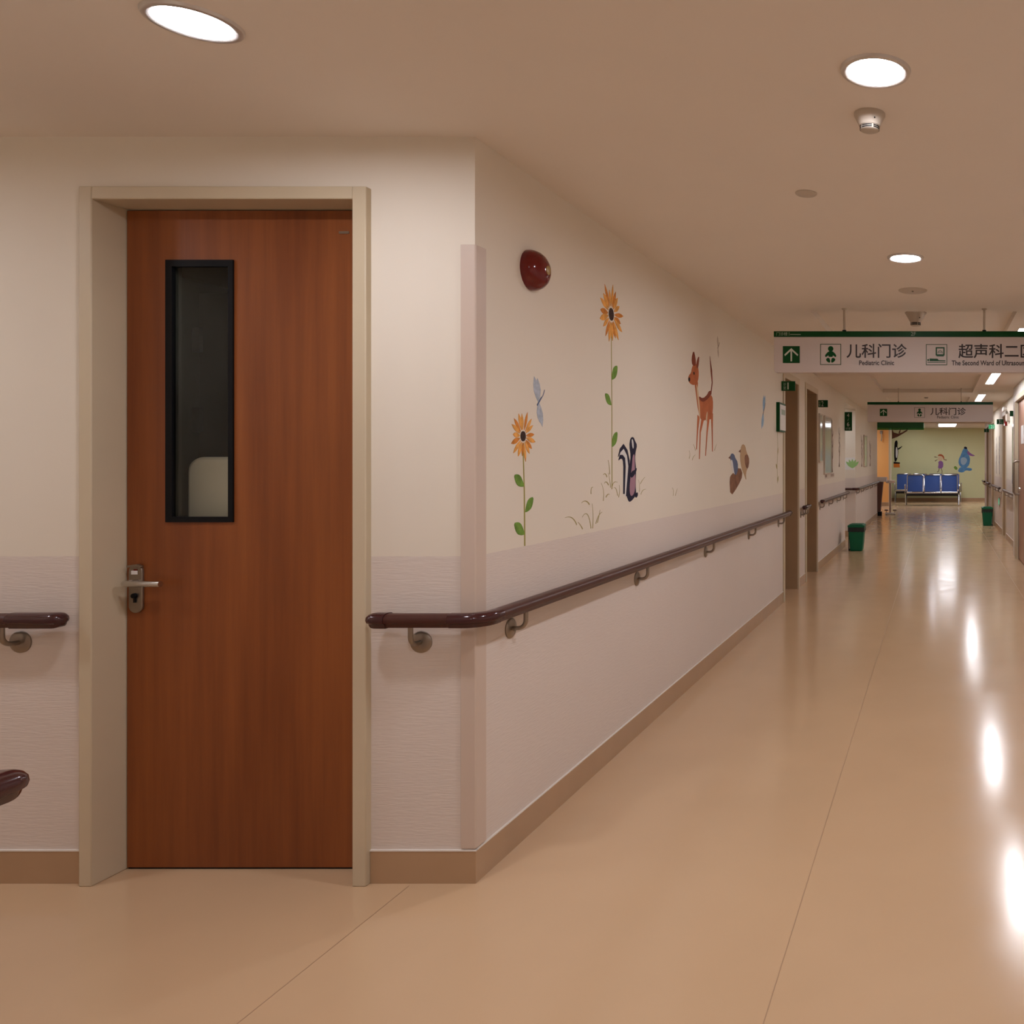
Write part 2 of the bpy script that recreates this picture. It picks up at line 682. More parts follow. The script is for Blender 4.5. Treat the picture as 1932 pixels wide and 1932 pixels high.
# --- waiting area at the end
mb = MB()
mb.box(-1.7, 5.0, YG, YG + 0.2, 0, 2.7)
gw = struct('wall_end', mb, GREENWALL, 'pale green end wall with cartoon paintings behind the blue seats')
mb = MB()
mb.box(XW, -1.50, 24.9, 25.1, 0, 2.7)
struct('wall_station', mb, ORANGE, 'orange wall behind the reception counter')
mb = MB()
mb.box(-1.50, -1.446, 24.885, 25.45, 0, 2.7)
mb.box(-1.70, -1.65, 25.1, YG, 0, 2.7)
struct('wall_station_end', mb, FRAME, 'narrow pale end of the orange wall')

# --- baseboards
BH = 0.104
BT = 0.006


def base_run(name, boxes, label):
    m_ = MB()
    for x0, x1, y0, y1 in boxes:
        m_.box(x0, x1, y0, y1, 0, BH)
    o = struct(name, m_, BASE, label)
    c = MB()
    for x0, x1, y0, y1 in boxes:
        c.box(x0 - 0.0015, x1 + 0.0015, y0 - 0.0015, y1 + 0.0015, BH, BH + 0.004)
    c.build('cap_strip', WHITEP, o, False)
    return o


base_run('baseboard_front', [(XW, DX0 - 0.045, YD - BT, YD), (DX1 + 0.045, XL + BT, YD - BT, YD)], 'tan vinyl base under the wooden door wall')
base_run('baseboard_left', [(XL, XL + BT, YD, D1[0] - 0.02), (XL, XL + BT, D1[1] + 0.02, D2[0] - 0.02), (XL, XL + BT, D2[1] + 0.02, PA[0])],
         'tan vinyl base along the painted wall')
base_run('baseboard_left_end', [(XW, XL + BT, PA[1] - BT, PA[1]), (XL, XL + BT, PA[1], YEND)], 'tan vinyl base beyond the side passage')
base_run('baseboard_right', [(XR - BT, XR, 11.8, R1[0]), (XR - BT, XR, R1[1], R2[0]), (XR - BT, XR, R2[1], R3[0]), (XR - BT, XR, R3[1], YRE)],
         'tan vinyl base of the far right wall')
base_run('baseboard_right_near', [(XN - BT, XN, YB, SD[0] - 0.3), ], 'tan vinyl base of the near right wall')
base_run('baseboard_end', [(-1.65, 5.0, YG - BT, YG)], 'tan vinyl base under the green end wall')
base_run('baseboard_station', [(XW, -1.50, 24.894, 24.9)], 'tan vinyl base under the orange wall')

# ================================================================== WOODEN DOOR
door = thing('door_1', (DX0, YD, 0), 'brown wooden door with narrow dark window and steel lever', None, None, 'structure')
YF = YD - 0.025                     # face of the casing
YL = 2.730                          # face of the leaf
fr = MB()
ox0, ox1, oz = -2.740, -1.824, 2.233
pts = [(ox0, 0), (ox0, oz), (ox1, oz), (ox1, 0), (DX1, 0), (DX1, DZ), (DX0, DZ), (DX0, 0)]
# casing: left, right, head as three mitred pieces with the deep lining
fr.box(ox0, DX0, YF, YL + 0.06, 0, oz)
fr.box(DX1, ox1, YF, YL + 0.06, 0, oz)
fr.box(DX0, DX1, YF, YL + 0.06, DZ, oz)
tag(fr.build('door_frame', FRAME, door, True, 0.003), 'cream painted steel frame')
leaf = MB()
lx0, lx1, lz0, lz1 = DX0 + 0.004, DX1 - 0.004, 0.0065, DZ - 0.004
wx0, wx1, wz0, wz1 = -2.561, -2.341, 1.1557, 2.0223
for a, b, c, d in rects(lx0, lx1, lz0, lz1, [(wx0, wx1, wz0, wz1)]):
    leaf.box(a, b, YL, YL + 0.045, c, d)
lf = leaf.build('door_leaf', WOOD, door, False)
wf = MB()
for a, b, c, d in rects(wx0 - 0.002, wx1 + 0.002, wz0 - 0.002, wz1 + 0.002, [(wx0 + 0.020, wx1 - 0.014, wz0 + 0.016, wz1 - 0.020)]):
    wf.box(a, b, YL - 0.006, YL + 0.008, c, d)
wfo = wf.build('window_frame', DARK, lf, False)
tag(wfo, 'black vision panel frame')
wl = MB()
for a, b, c, d in rects(wx0, wx1, wz0, wz1, [(wx0 + 0.006, wx1 - 0.006, wz0 + 0.006, wz1 - 0.006)]):
    wl.box(a, b, YL + 0.0082, YL + 0.046, c, d)
wl.build('window_lining', mat('window_lining', (0.055, 0.055, 0.042), 0.6), lf, False)
MB().box(wx0 + 0.018, wx1 - 0.012, YL + 0.001, YL + 0.006, wz0 + 0.014, wz1 - 0.018).build('glass_pane', GLASS, lf, False)
sw = MB().box(lx0, lx1, YL + 0.004, YL + 0.041, 0.0005, 0.0064)
sw.build('dark_gap_strip', DARK, lf, False)  # dark strip standing in for the shade in the gap below the leaf
# lock plate, lever, cylinder, painted glint, red tick
K = 2.73 / FPX
px = lambda x: (x - VX) * K
pz = lambda y: EYE - (y - VY) * K
hx = px(260)
plate = MB()
pr = []
for k in range(13):
    a = PI * k / 12
    pr.append((hx + 0.0225 * math.cos(a), pz(1078) + 0.0225 * math.sin(a)))
for k in range(13):
    a = PI + PI * k / 12
    pr.append((hx + 0.0225 * math.cos(a), pz(1143) + 0.0225 * math.sin(a)))
plate.prism(pr, 'y', YL - 0.009, YL)
hp = plate.build('door_handle', STEEL, door, True, 0.002)
tag(hp, 'brushed steel lever handle plate')
lv = MB()
lzv = pz(1098)
lv.tube([(hx + 0.004, YL - 0.004, lzv), (hx + 0.004, YL - 0.040, lzv)], 0.011, 16)
lvv = [(hx - 0.004, YL - 0.040, lzv), (hx + 0.002, YL - 0.045, lzv), (hx + 0.118, YL - 0.045, lzv)]
lv.tube(lvv, 0.0098, 16)
lv.build('lever', CHROME, hp)
cy = MB()
cy.lathe([(0.0085, 0), (0.0085, -0.008), (0.007, -0.010)], (hx, YL - 0.008, pz(1123)), 'y', 20)
cy.box(hx - 0.004, hx + 0.004, YL - 0.012, YL - 0.008, pz(1136), pz(1123))
cy.build('lock_cylinder', DARK, hp)
MB().box(hx - 0.012, hx + 0.008, YL - 0.0105, YL - 0.009, pz(1083), pz(1076)).build('plate_glint', PAPER, hp, False)  # pale patch painted for the reflection on the steel plate
MB().box(hx - 0.004, hx + 0.008, YL - 0.0105, YL - 0.009, pz(1076), pz(1073.2)).build('red_tick', RED, hp, False)
hk = MB()
hk.prism([(hx - 0.022, pz(1066)), (hx + 0.012, pz(1063.5)), (hx + 0.030, pz(1067)), (hx + 0.024, pz(1070)), (hx + 0.010, pz(1068)), (hx - 0.022, pz(1070))],
         'y', YL - 0.016, YL - 0.009)
hk.build('plate_cover', STEEL, hp, False)
lt = MB().box(px(640), px(659), YL - 0.002, YL, pz(441), pz(436.5)).build('maker_plate', STEEL, door, False)
tag(lt, 'tiny dark metal plate near the top corner')

# room behind the wooden door
mb = MB()
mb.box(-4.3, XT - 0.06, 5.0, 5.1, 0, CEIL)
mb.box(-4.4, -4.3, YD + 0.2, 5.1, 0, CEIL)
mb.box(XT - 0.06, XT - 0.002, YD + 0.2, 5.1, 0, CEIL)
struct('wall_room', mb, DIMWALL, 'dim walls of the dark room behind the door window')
cup = thing('tall_cupboard', (-3.05, 3.75, 0), 'dark tall cupboard seen dimly through the door window', 'cupboard')
YC = 3.7
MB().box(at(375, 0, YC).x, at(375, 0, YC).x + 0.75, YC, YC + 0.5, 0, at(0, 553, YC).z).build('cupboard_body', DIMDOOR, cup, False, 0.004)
for yy in (642, 792):
    p = at(375, yy, YC)
    MB().box(p.x - 0.012, p.x + 0.02, YC - 0.02, YC, p.z - 0.055, p.z + 0.055).build('hinge', DARK, cup, False)
wb = MB()
YW = 2.80
p0 = at(352, 862, YW)
r = 0.05
prof = [(p0.x, 0.0)]
for k in range(7):
    a = PI - PI / 2 * k / 6
    prof.append((p0.x + r + r * math.cos(a), p0.z - r + r * math.sin(a)))
for k in range(7):
    a = PI / 2 - PI / 2 * k / 6
    prof.append((p0.x + 0.30 - r + r * math.cos(a), p0.z - r + r * math.sin(a)))
prof.append((p0.x + 0.30, 0.0))
wb.prism(prof, 'y', YW, YW + 0.30)
tag(wb.build('storage_cabinet', WHITEP, None, True, 0.01), 'off-white rounded cabinet seen through the wooden door window', 'cabinet')

# ================================================================== RECESSED DOORS ALONG THE CORRIDOR
def recessed_door(name, y0, y1, z, xwall, side, label, leafm):
    """side = +1 when the wall lies to the left (opening faces +X)"""
    d = thing(name, (xwall, y0, 0), label, None, None, 'structure')
    f = MB()
    e = 0.012 * side
    xb = xwall - 0.198 * side
    xa, xc = sorted((xwall + e, xb))
    t = 0.035
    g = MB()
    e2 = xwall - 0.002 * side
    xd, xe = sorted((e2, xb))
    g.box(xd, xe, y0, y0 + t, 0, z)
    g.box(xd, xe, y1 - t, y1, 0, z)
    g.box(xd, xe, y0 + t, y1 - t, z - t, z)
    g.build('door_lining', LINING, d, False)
    xf, xg = sorted((xwall + e, xwall - 0.0018 * side))
    f.box(xf, xg, y0, y0 + t, 0, z)
    f.box(xf, xg, y1 - t, y1, 0, z)
    f.box(xf, xg, y0 + t, y1 - t, z - t, z)
    # face casing around the opening
    xa2, xc2 = sorted((xwall + e, xwall + 0.0005 * side))
    f.box(xa2, xc2, y0 - 0.03, y0, 0, z + 0.03)
    f.box(xa2, xc2, y1, y1 + 0.03, 0, z + 0.03)
    f.box(xa2, xc2, y0, y1, z, z + 0.03)
    f.build('door_frame', FRAME, d, False)
    xl0, xl1 = sorted((xwall - 0.165 * side, xwall - 0.198 * side))
    MB().box(xl0, xl1, y0 + t, y1 - t, 0.006, z - t).build('door_leaf', leafm, d, False)
    return d


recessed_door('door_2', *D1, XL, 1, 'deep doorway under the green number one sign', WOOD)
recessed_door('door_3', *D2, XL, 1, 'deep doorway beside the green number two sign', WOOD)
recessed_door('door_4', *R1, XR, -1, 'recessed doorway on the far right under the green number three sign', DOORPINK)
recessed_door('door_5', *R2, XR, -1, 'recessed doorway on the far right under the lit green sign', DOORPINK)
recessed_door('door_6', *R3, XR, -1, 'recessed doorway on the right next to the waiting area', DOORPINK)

# sliding door on the right
sd = thing('door_7', (XN, SD[0], 0), 'pinkish brown sliding door with long steel handle at right edge', None, None, 'structure')
f = MB()
f.box(XN - 0.014, XN + 0.12, SD[1] - 0.02, SD[1] + 0.06, 0, SD[2] + 0.05)
f.box(XN - 0.014, XN + 0.12, SD[0] - 0.06, SD[0] + 0.02, 0, SD[2] + 0.05)
f.box(XN - 0.014, XN + 0.12, SD[0] + 0.02, SD[1] - 0.02, SD[2] - 0.02, SD[2] + 0.05)
f.build('door_frame', FRAME, sd, False)
MB().box(XN + 0.035, XN + 0.075, SD[0] + 0.021, SD[1] - 0.05, 0.012, SD[2] - 0.022).build('door_leaf', DOORPINK, sd, False)
MB().box(XN + 0.034, XN + 0.10, SD[1] - 0.05, SD[1] - 0.021, 0.0, SD[2] - 0.022).build('edge_seal', DARK, sd, False)
h = MB()
hy0 = 11.28
h.tube([(XN + 0.037, hy0, 1.355), (XN - 0.02, hy0, 1.355), (XN - 0.045, hy0, 1.33), (XN - 0.045, hy0, 0.93), (XN - 0.02, hy0, 0.90), (XN + 0.037, hy0, 0.90)], 0.016, 12)
h.build('door_handle', STEEL, sd)
tl = MB()
tl.lathe([(0.022, 0.0), (0.022, -0.02), (0.016, -0.03)], (XN + 0.036, 11.1, 0.98), 'x', 20)
tl.box(XN - 0.004, XN + 0.02, 11.09, 11.11, 0.93, 0.985)
tl.build('thumb_turn', CHROME, sd)
MB().box(XN + 0.026, XN + 0.034, 10.66, 10.98, 1.585, 1.825).build('door_sign', PAPER, sd, False)

# ================================================================== CORNER GUARD
cg = MB()
gx0 = XL - 0.043
gy1 = YD + 0.056
t = 0.006
cg.prism([(gx0, YD), (gx0, YD - t), (XL + t * 0.4, YD - t), (XL + t, YD - t * 0.4), (XL + t, gy1), (XL, gy1), (XL, YD)], 'z', 0.112, 2.052)
cgo = tag(cg.build('corner_guard', GUARD, None, False, 0.0015), 'pinkish beige plastic guard on the wall corner beside the door', 'corner guard')

# ================================================================== HANDRAILS
PROF = [(-0.012, -0.0215), (0.012, -0.0215), (0.0165, -0.010), (0.024, -0.006), (0.0265, 0.002), (0.0245, 0.012), (0.016, 0.0195), (0.006, 0.0215),
        (-0.006, 0.0215), (-0.016, 0.0195), (-0.0245, 0.012), (-0.0265, 0.002), (-0.024, -0.006), (-0.0165, -0.010)]
RZ = 0.855
OFF = 0.055


def cap_piece(p, d, parent, length=0.06, to_wall=None):
    """rounded glossy end piece at p, pointing along d"""
    p, d = Vector(p), Vector(d).normalized()
    m_ = MB()
    path, sc = [], []
    us = [0, 0.25, 0.5]
    nose = min(0.5, 0.030 / length)
    us = [0.0, (1 - nose) * 0.5, 1 - nose] + [1 - nose + nose * math.sin(PI / 2 * j / 6) for j in range(1, 7)]
    for k, u in enumerate(us):
        q = p + d * (length * (u - 0.55))
        if to_wall is not None:
            q = q + Vector(to_wall) * (0.022 * max(0, u - 0.35) ** 1.6)
        path.append(q)
        sc.append(1.12 * (1.0 if k <= 2 else max(0.3, math.cos(PI / 2 * (k - 2) / 6) ** 0.8)))
    m_.sweep(PROF, path, sc)
    return m_.build('end_cap', RAILCAP, parent)


def bracket(p_wall, n, parent, fine=True):
    """steel bracket: round flange on the wall at p_wall, arm bent up to the rail; n = direction out of the wall"""
    p, n = Vector(p_wall), Vector(n)
    a = MB()
    zb = RZ - 0.0205
    br = 0.028
    steps = [p + n * 0.004, p + n * (OFF - br)]
    c = p + n * (OFF - br) + Vector((0, 0, br))
    for k in range(1, 7):
        an = PI / 2 * k / 6
        steps.append(c + n * (br * math.sin(an)) + Vector((0, 0, -br * math.cos(an))))
    steps.append(Vector((steps[-1].x, steps[-1].y, zb)))
    a.tube(steps, 0.0075, 12 if fine else 8)
    b = a.build('bracket', STEEL, parent)
    d = MB()
    ax = 'x' if abs(n.x) > 0.5 else 'y'
    sgn = n.x if ax == 'x' else n.y
    d.lathe([(0.035, 0.0), (0.035, 0.004 * sgn), (0.031, 0.007 * sgn), (0.012, 0.009 * sgn)], p, ax, 24 if fine else 14)
    d.build('flange', STEEL, b)
    return b


def arc(c, r, a0, a1, n=8):
    return [(c[0] + r * math.cos(a0 + (a1 - a0) * k / n), c[1] + r * math.sin(a0 + (a1 - a0) * k / n), RZ) for k in range(n + 1)]


HB = 0.775      # height of the flanges
YR = YD - OFF
XRAIL = XL + OFF
# long rail round the corner onto the painted wall
hr = thing('handrail', (-1.77, YR, RZ), 'long brown handrail bending round the corner along the painted wall', 'handrail', 'corridor handrails')
m = MB()
m.sweep(PROF, [(-1.765, YR, RZ), (XRAIL - 0.09, YR, RZ)])
m.build('rail', RAIL, hr)
m = MB()
m.sweep(PROF, [(XRAIL, YR + 0.075, RZ), (XRAIL, 7.93, RZ)])
m.build('rail', RAIL, hr)
m = MB()
m.sweep([(u * 1.05, w * 1.05) for u, w in PROF], [(XRAIL - 0.10, YR, RZ)] + arc((XRAIL - 0.06, YR + 0.06), 0.06, -PI / 2, 0) + [(XRAIL, YR + 0.085, RZ)])
tag(m.build('corner_piece', RAILCAP, hr), 'dark glossy bend')
cap_piece((-1.768, YR, RZ), (-1, 0, 0), hr, 0.065, (0, 1, 0))
cap_piece((XRAIL, 7.94, RZ), (0, 1, 0), hr, 0.07, (-1, 0, 0))
bracket((-1.662, YD, HB), (0, -1, 0), hr)
for k in range(5):
    bracket((XL, 2.86 + 1.2 * k, HB), (1, 0, 0), hr)
# rail left of the wooden door
hl = thing('handrail', (-3.0, YR, RZ), 'short brown handrail on the cream wall left of the wooden door', 'handrail', 'corridor handrails')
m = MB()
m.sweep(PROF, [(-4.6, YR, RZ), (-2.85, YR, RZ)])
m.build('rail', RAIL, hl)
cap_piece((-2.826, YR + 0.001, RZ), (1, 0.0, 0), hl, 0.160, (0, 0.3, 0))
bracket(((40 - VX) / FPX * YD, YD, HB), (0, -1, 0), hl)
# near stub at the left picture edge
hn = thing('handrail', (XRAIL, 1.1, RZ), 'close brown handrail end jutting in at the lower left edge', 'handrail', 'corridor handrails')
m = MB()
m.sweep(PROF, [(XRAIL, -1.5, RZ), (XRAIL, 1.23, RZ)])
m.build('rail', RAIL, hn)
cap_piece((XRAIL - 0.007, 1.246, RZ), (0, 1, 0), hn, 0.108, (-0.6, 0, 0))
for k in range(3):
    bracket((XL, 0.95 - 1.2 * k, HB), (1, 0, 0), hn)


def side_rail(label, x, n, y0, y1, brackets, caps=(True, True)):
    xr = x + n * OFF
    o = thing('handrail', (xr, y0, RZ), label, 'handrail', 'corridor handrails')
    MB().sweep(PROF, [(xr, y0, RZ), (xr, y1, RZ)]).build('rail', RAIL, o)
    if caps[0]:
        cap_piece((xr, y0, RZ), (0, -1, 0), o, 0.07, (-n, 0, 0))
    if caps[1]:
        cap_piece((xr, y1, RZ), (0, 1, 0), o, 0.07, (-n, 0, 0))
    for b in brackets:
        bracket((x, b, HB), (n, 0, 0), o, False)
    return o


side_rail('very short handrail piece between the two recessed doors', XL, 1, 8.86, 9.13, (8.90, 9.08))
hd = side_rail('brown handrail under the glass boards before the side passage', XL, 1, 10.20, 13.05, (10.35, 11.2, 12.1, 12.9))
hp2 = thing('handrail', (XRAIL, 14.7, RZ), 'brown handrail turning out of the side passage towards the counter', 'handrail', 'corridor handrails')
ya = PA[1] - OFF
MB().sweep(PROF, [(-3.2, ya, RZ), (XRAIL - 0.09, ya, RZ)]).build('rail', RAIL, hp2)
MB().sweep([(u * 1.05, w * 1.05) for u, w in PROF], [(XRAIL - 0.10, ya, RZ)] + arc((XRAIL - 0.06, ya + 0.06), 0.06, -PI / 2, 0) + [(XRAIL, ya + 0.10, RZ)]).build('corner_piece', RAILCAP, hp2)
MB().sweep(PROF, [(XRAIL, ya + 0.09, RZ), (XRAIL, 19.9, RZ)]).build('rail', RAIL, hp2)
cap_piece((XRAIL, 19.9, RZ), (0, 1, 0), hp2, 0.07, (-1, 0, 0))
for b in (15.0, 15.9, 16.9, 18.0, 19.3):
    bracket((XL, b, HB), (1, 0, 0), hp2, False)
side_rail('handrail on the right wall between sliding door and third doorway', XR, -1, 12.05, 14.15, (12.3, 13.1, 13.9))
side_rail('handrail on the right wall above the green exit sign', XR, -1, 15.2, 17.15, (15.35, 16.2, 17.0))
side_rail('short handrail on the right wall between the two farthest doorways', XR, -1, 18.25, 19.05, (18.35, 18.95))
side_rail('last handrail piece at the far end of the right wall', XR, -1, 20.08, 20.8, (20.2, 20.7))

# ================================================================== CEILING FITTINGS
RINGM = mat('satin_ring', (0.62, 0.58, 0.54), 0.35, metal=0.5)


def downlight(x, y, label, r=0.095, glow=None, seen=True):
    o = thing('downlight', (x, y, CEIL), label, 'ceiling light', 'round recessed downlights')
    ring = MB()
    n = 48
    prof = [(r, 0.0), (r - 0.003, -0.007), (r - 0.012, -0.009), (r - 0.019, -0.006), (r - 0.021, 0.0)]
    vs, fs = [], []
    for rr, hh in prof:
        for k in range(n):
            a = 2 * PI * k / n
            vs.append((x + rr * math.cos(a), y + rr * math.sin(a), CEIL + hh))
    for i in range(len(prof) - 1):
        for k in range(n):
            fs.append((i * n + k, i * n + (k + 1) % n, (i + 1) * n + (k + 1) % n, (i + 1) * n + k))
    ring.add(vs, fs).build('trim_ring', RINGM, o)
    d = MB()
    d.lathe([(r - 0.021, -0.0005), (r - 0.021, -0.002), (r - 0.03, -0.0035)], (x, y, CEIL), 'z', 48)
    d.build('diffuser', glow or E_D, o)
    return o


downlight(-0.167, 2.195, 'round bright downlight above the smoke detector')
downlight(-1.767, 1.949, 'large round bright downlight above the wooden door', glow=E_S)
downlight(-0.167, 4.21, 'round downlight in the middle of the corridor ceiling')
downlight(-0.167, 0.18, 'added unseen downlight over the near corridor')  # row carried on out of view, added for its light
downlight(-0.167, -1.83, 'added unseen downlight over the corridor behind the view')
downlight(-3.78, 1.949, 'added unseen downlight in the side corridor', glow=E_S)  # out of view, added to light the side corridor
downlight(-5.4, 1.949, 'added unseen downlight at the end of the side corridor', glow=E_S)
downlight(-0.14, 21.6, 'small downlight just before the waiting area', 0.085)


def tube(x, y0, y1, label):
    o = thing('linear_light', (x, y0, CEIL), label, 'ceiling light', 'long recessed ceiling lights')
    f_ = MB()
    w = 0.052
    for a, b, c, d in rects(x - w - 0.006, x + w + 0.006, y0 - 0.006, y1 + 0.006, [(x - w, x + w, y0, y1)]):
        f_.box(a, b, c, d, CEIL - 0.005, CEIL)
    f_.build('trim_frame', WHITEP, o, False)
    MB().box(x - w, x + w, y0, y1, CEIL - 0.003, CEIL - 0.0005).build('diffuser', E_T, o, False)


tube(0.69, 6.44, 7.78, 'long ceiling light just behind the first hanging sign')
tube(0.69, 9.74, 11.08, 'long ceiling light between the two hanging signs')
tube(0.69, 12.85, 14.25, 'long ceiling light right above the second hanging sign')
tube(0.69, 16.1, 17.5, 'long ceiling light hidden behind the second hanging sign')
o = thing('ceiling_panel_light', (0.285, 25.4, 2.48), 'oblong ceiling light over the waiting seats', 'ceiling light')
MB().box(-0.01, 0.58, 24.45, 26.45, 2.47, 2.48).build('frame', WHITEP, o, False)
MB().box(0.02, 0.55, 24.5, 26.4, 2.466, 2.4698).build('diffuser', E_L, o, False)
for x, y, lab in ((-1.05, 26.0, 'small square ceiling light over the back row of seats, nearer one'), (-0.95, 27.2, 'small square ceiling light close to the green wall'),
                  (-2.6, 23.6, 'unseen square ceiling light added to brighten the orange wall'), (3.2, 25.2, 'square ceiling light on the hidden side of the waiting area')):  # reception light is unseen, added to brighten the orange wall
    o = thing('square_light', (x, y, 2.48), lab, 'ceiling light')
    w = 0.12 if x > -2 and x < 2 else 0.42
    MB().box(x - w - 0.02, x + w + 0.02, y - w - 0.02, y + w + 0.02, 2.472, 2.48).build('frame', WHITEP, o, False)
    MB().box(x - w, x + w, y - w, y + w, 2.468, 2.4718).build('diffuser', E_L, o, False)

# unseen light in the side passage, placed to brighten its end wall
o = thing('panel_light', (-1.98, 14.1, CEIL), 'unseen ceiling light brightening the side passage wall', 'ceiling light')
MB().box(-2.26, -1.70, 13.92, 14.28, CEIL - 0.006, CEIL).build('frame', WHITEP, o, False)
MB().box(-2.24, -1.72, 13.94, 14.26, CEIL - 0.008, CEIL - 0.0062).build('diffuser', E_L, o, False)


def detector(x, y, r, h, z, label, r2=None):
    o = thing('smoke_detector', (x, y, z), label, 'smoke detector', 'ceiling detectors')
    r2 = r2 or r * 0.6
    b = MB()
    b.lathe([(r, 0.0), (r, -0.006), (r * 0.93, -0.012), (r2 * 1.12, -h * 0.72)], (x, y, z), 'z', 32)
    b.build('base', GREYP, o)
    c = MB()
    c.lathe([(r2 * 1.02, -h * 0.72), (r2 * 1.0, -h * 0.95), (r2 * 0.8, -h)], (x, y, z), 'z', 32)
    c.build('chamber', GREYP, o)
    s_ = MB()
    n = 40
    for zz in (0.765, 0.865):
        vs, fs = [], []
        for k in range(n + 1):
            a = 2 * PI * k / n
            rr = r2 * 1.055
            vs += [(x + rr * math.cos(a), y + rr * math.sin(a), z - h * zz), (x + rr * math.cos(a), y + rr * math.sin(a), z - h * (zz + 0.062))]
        for k in range(n):
            if k % 8 != 0:
                fs.append((2 * k, 2 * k + 2, 2 * k + 3, 2 * k + 1))
        s_.add(vs, fs)
    s_.build('vents', DARK, o)
    MB().box(x + r * 0.35, x + r * 0.42, y - r * 0.80, y - r * 0.70, z - h * 0.5, z - h * 0.44).build('status_light', DARK, o, False)
    return o


detector(-0.206, 2.47, 0.047, 0.052, CEIL, 'white cone smoke detector below the round downlight', 0.028)
detector(-0.166, 6.08, 0.080, 0.10, CEIL + 0.055, 'cone shaped detector right above the first hanging sign', 0.036)
detector(-0.20, 13.75, 0.05, 0.05, CEIL + 0.055, 'tiny detector above the second hanging sign')
c = MB().lathe([(0.042, 0.0), (0.042, -0.003), (0.038, -0.006)], (-0.514, 3.2, CEIL), 'z', 32)
tag(c.build('sprinkler_cover', GREYP), 'small flat round cover plate on the ceiling', 'cover plate')
sp = thing('ceiling_speaker', (-0.155, 5.02, CEIL), 'flat round speaker on the ceiling before the first hanging sign', 'speaker')
MB().lathe([(0.088, 0.0), (0.087, -0.004), (0.075, -0.009)], (-0.155, 5.02, CEIL), 'z', 40).build('grille', GREYP, sp)
MB().lathe([(0.006, -0.009), (0.006, -0.014)], (-0.155, 5.0, CEIL), 'z', 12).build('stud', STEEL, sp)

# ================================================================== HANGING SIGNS
def box_frame(m_, x0, x1, z0, z1, w, Y, d=0.001):
    for a, b, c, e in rects(x0, x1, z0, z1, [(x0 + w, x1 - w, z0 + w, z1 - w)]):
        m_.box(a, b, Y - d, Y, c, e)


def arrow_icon(x0, x1, z0, z1, Y, parent):
    MB().box(x0, x1, Y - 0.0012, Y, z0, z1).build('arrow_square', GREEN, parent, False)
    w, h_ = x1 - x0, z1 - z0
    cx = (x0 + x1) / 2
    a = MB()
    a.box(cx - 0.045 * w, cx + 0.045 * w, Y - 0.0022, Y - 0.0013, z0 + 0.1 * h_, z1 - 0.16 * h_)
    tip = z1 - 0.12 * h_
    for s in (-1, 1):
        a.prism([(cx, tip), (cx, tip - 0.13 * h_), (cx + s * 0.37 * w, tip - 0.47 * h_), (cx + s * 0.41 * w, tip - 0.38 * h_)], 'y', Y - 0.0023, Y - 0.0013)
    a.build('arrow', LETTER, parent, False)


def baby_icon(x0, x1, z0, z1, Y, parent):
    fm = MB()
    box_frame(fm, x0, x1, z0, z1, (x1 - x0) * 0.028, Y)
    fm.build('pictogram_frame', GREEN, parent, False)
    w, h_ = x1 - x0, z1 - z0
    X = lambda u: x0 + u * w
    Z = lambda v: z0 + v * h_
    b = MB()
    b.prism(blob(X(0.5), Z(0.77), 0.13 * w, 0.13 * h_), 'y', Y - 0.0012, Y)
    b.prism(smooth_poly([(X(.40), Z(.66)), (X(.60), Z(.66)), (X(.78), Z(.46)), (X(.74), Z(.36)), (X(.66), Z(.42)), (X(.60), Z(.46)), (X(.60), Z(.38)), (X(.40), Z(.38)),
                         (X(.40), Z(.46)), (X(.34), Z(.42)), (X(.26), Z(.36)), (X(.22), Z(.46))], 1), 'y', Y - 0.0013, Y)
    for s in (-1, 1):
        b.prism(smooth_poly([(X(.5 + s * .03), Z(.24)), (X(.5 + s * .06), Z(.33)), (X(.5 + s * .16), Z(.34)), (X(.5 + s * .24), Z(.25)), (X(.5 + s * .14), Z(.13)), (X(.5 + s * .05), Z(.10)),
                             (X(.5 + s * .02), Z(.14))], 1), 'y', Y - 0.0012, Y)
    b.build('pictogram', GREEN, parent, False)


def scan_icon(x0, x1, z0, z1, Y, parent):
    fm = MB()
    box_frame(fm, x0, x1, z0, z1, (x1 - x0) * 0.028, Y)
    fm.build('pictogram_frame', GREEN, parent, False)
    w, h_ = x1 - x0, z1 - z0
    X = lambda u: x0 + u * w
    Z = lambda v: z0 + v * h_
    b = MB()
    box_frame(b, X(.46), X(.88), Z(.46), Z(.86), 0.06 * w, Y)
    b.box(X(.50), X(.84), Y - .001, Y, Z(.42), Z(.455))
    b.prism(stroke([(X(.55), Z(.57)), (X(.60), Z(.66)), (X(.67), Z(.70)), (X(.74), Z(.66)), (X(.79), Z(.57))], 0.025 * w), 'y', Y - .001, Y)
    b.prism(stroke([(X(.60), Z(.58)), (X(.67), Z(.63)), (X(.74), Z(.58))], 0.02 * w), 'y', Y - .001, Y)
    b.prism(blob(X(.105), Z(.245), .04 * w, .055 * h_), 'y', Y - .001, Y)
    b.prism([(X(.17), Z(.19)), (X(.17), Z(.32)), (X(.55), Z(.31)), (X(.60), Z(.24)), (X(.92), Z(.23)), (X(.92), Z(.19))], 'y', Y - .001, Y)
    b.box(X(.07), X(.92), Y - .001, Y, Z(.12), Z(.15))
    b.build('pictogram', GREEN, parent, False)


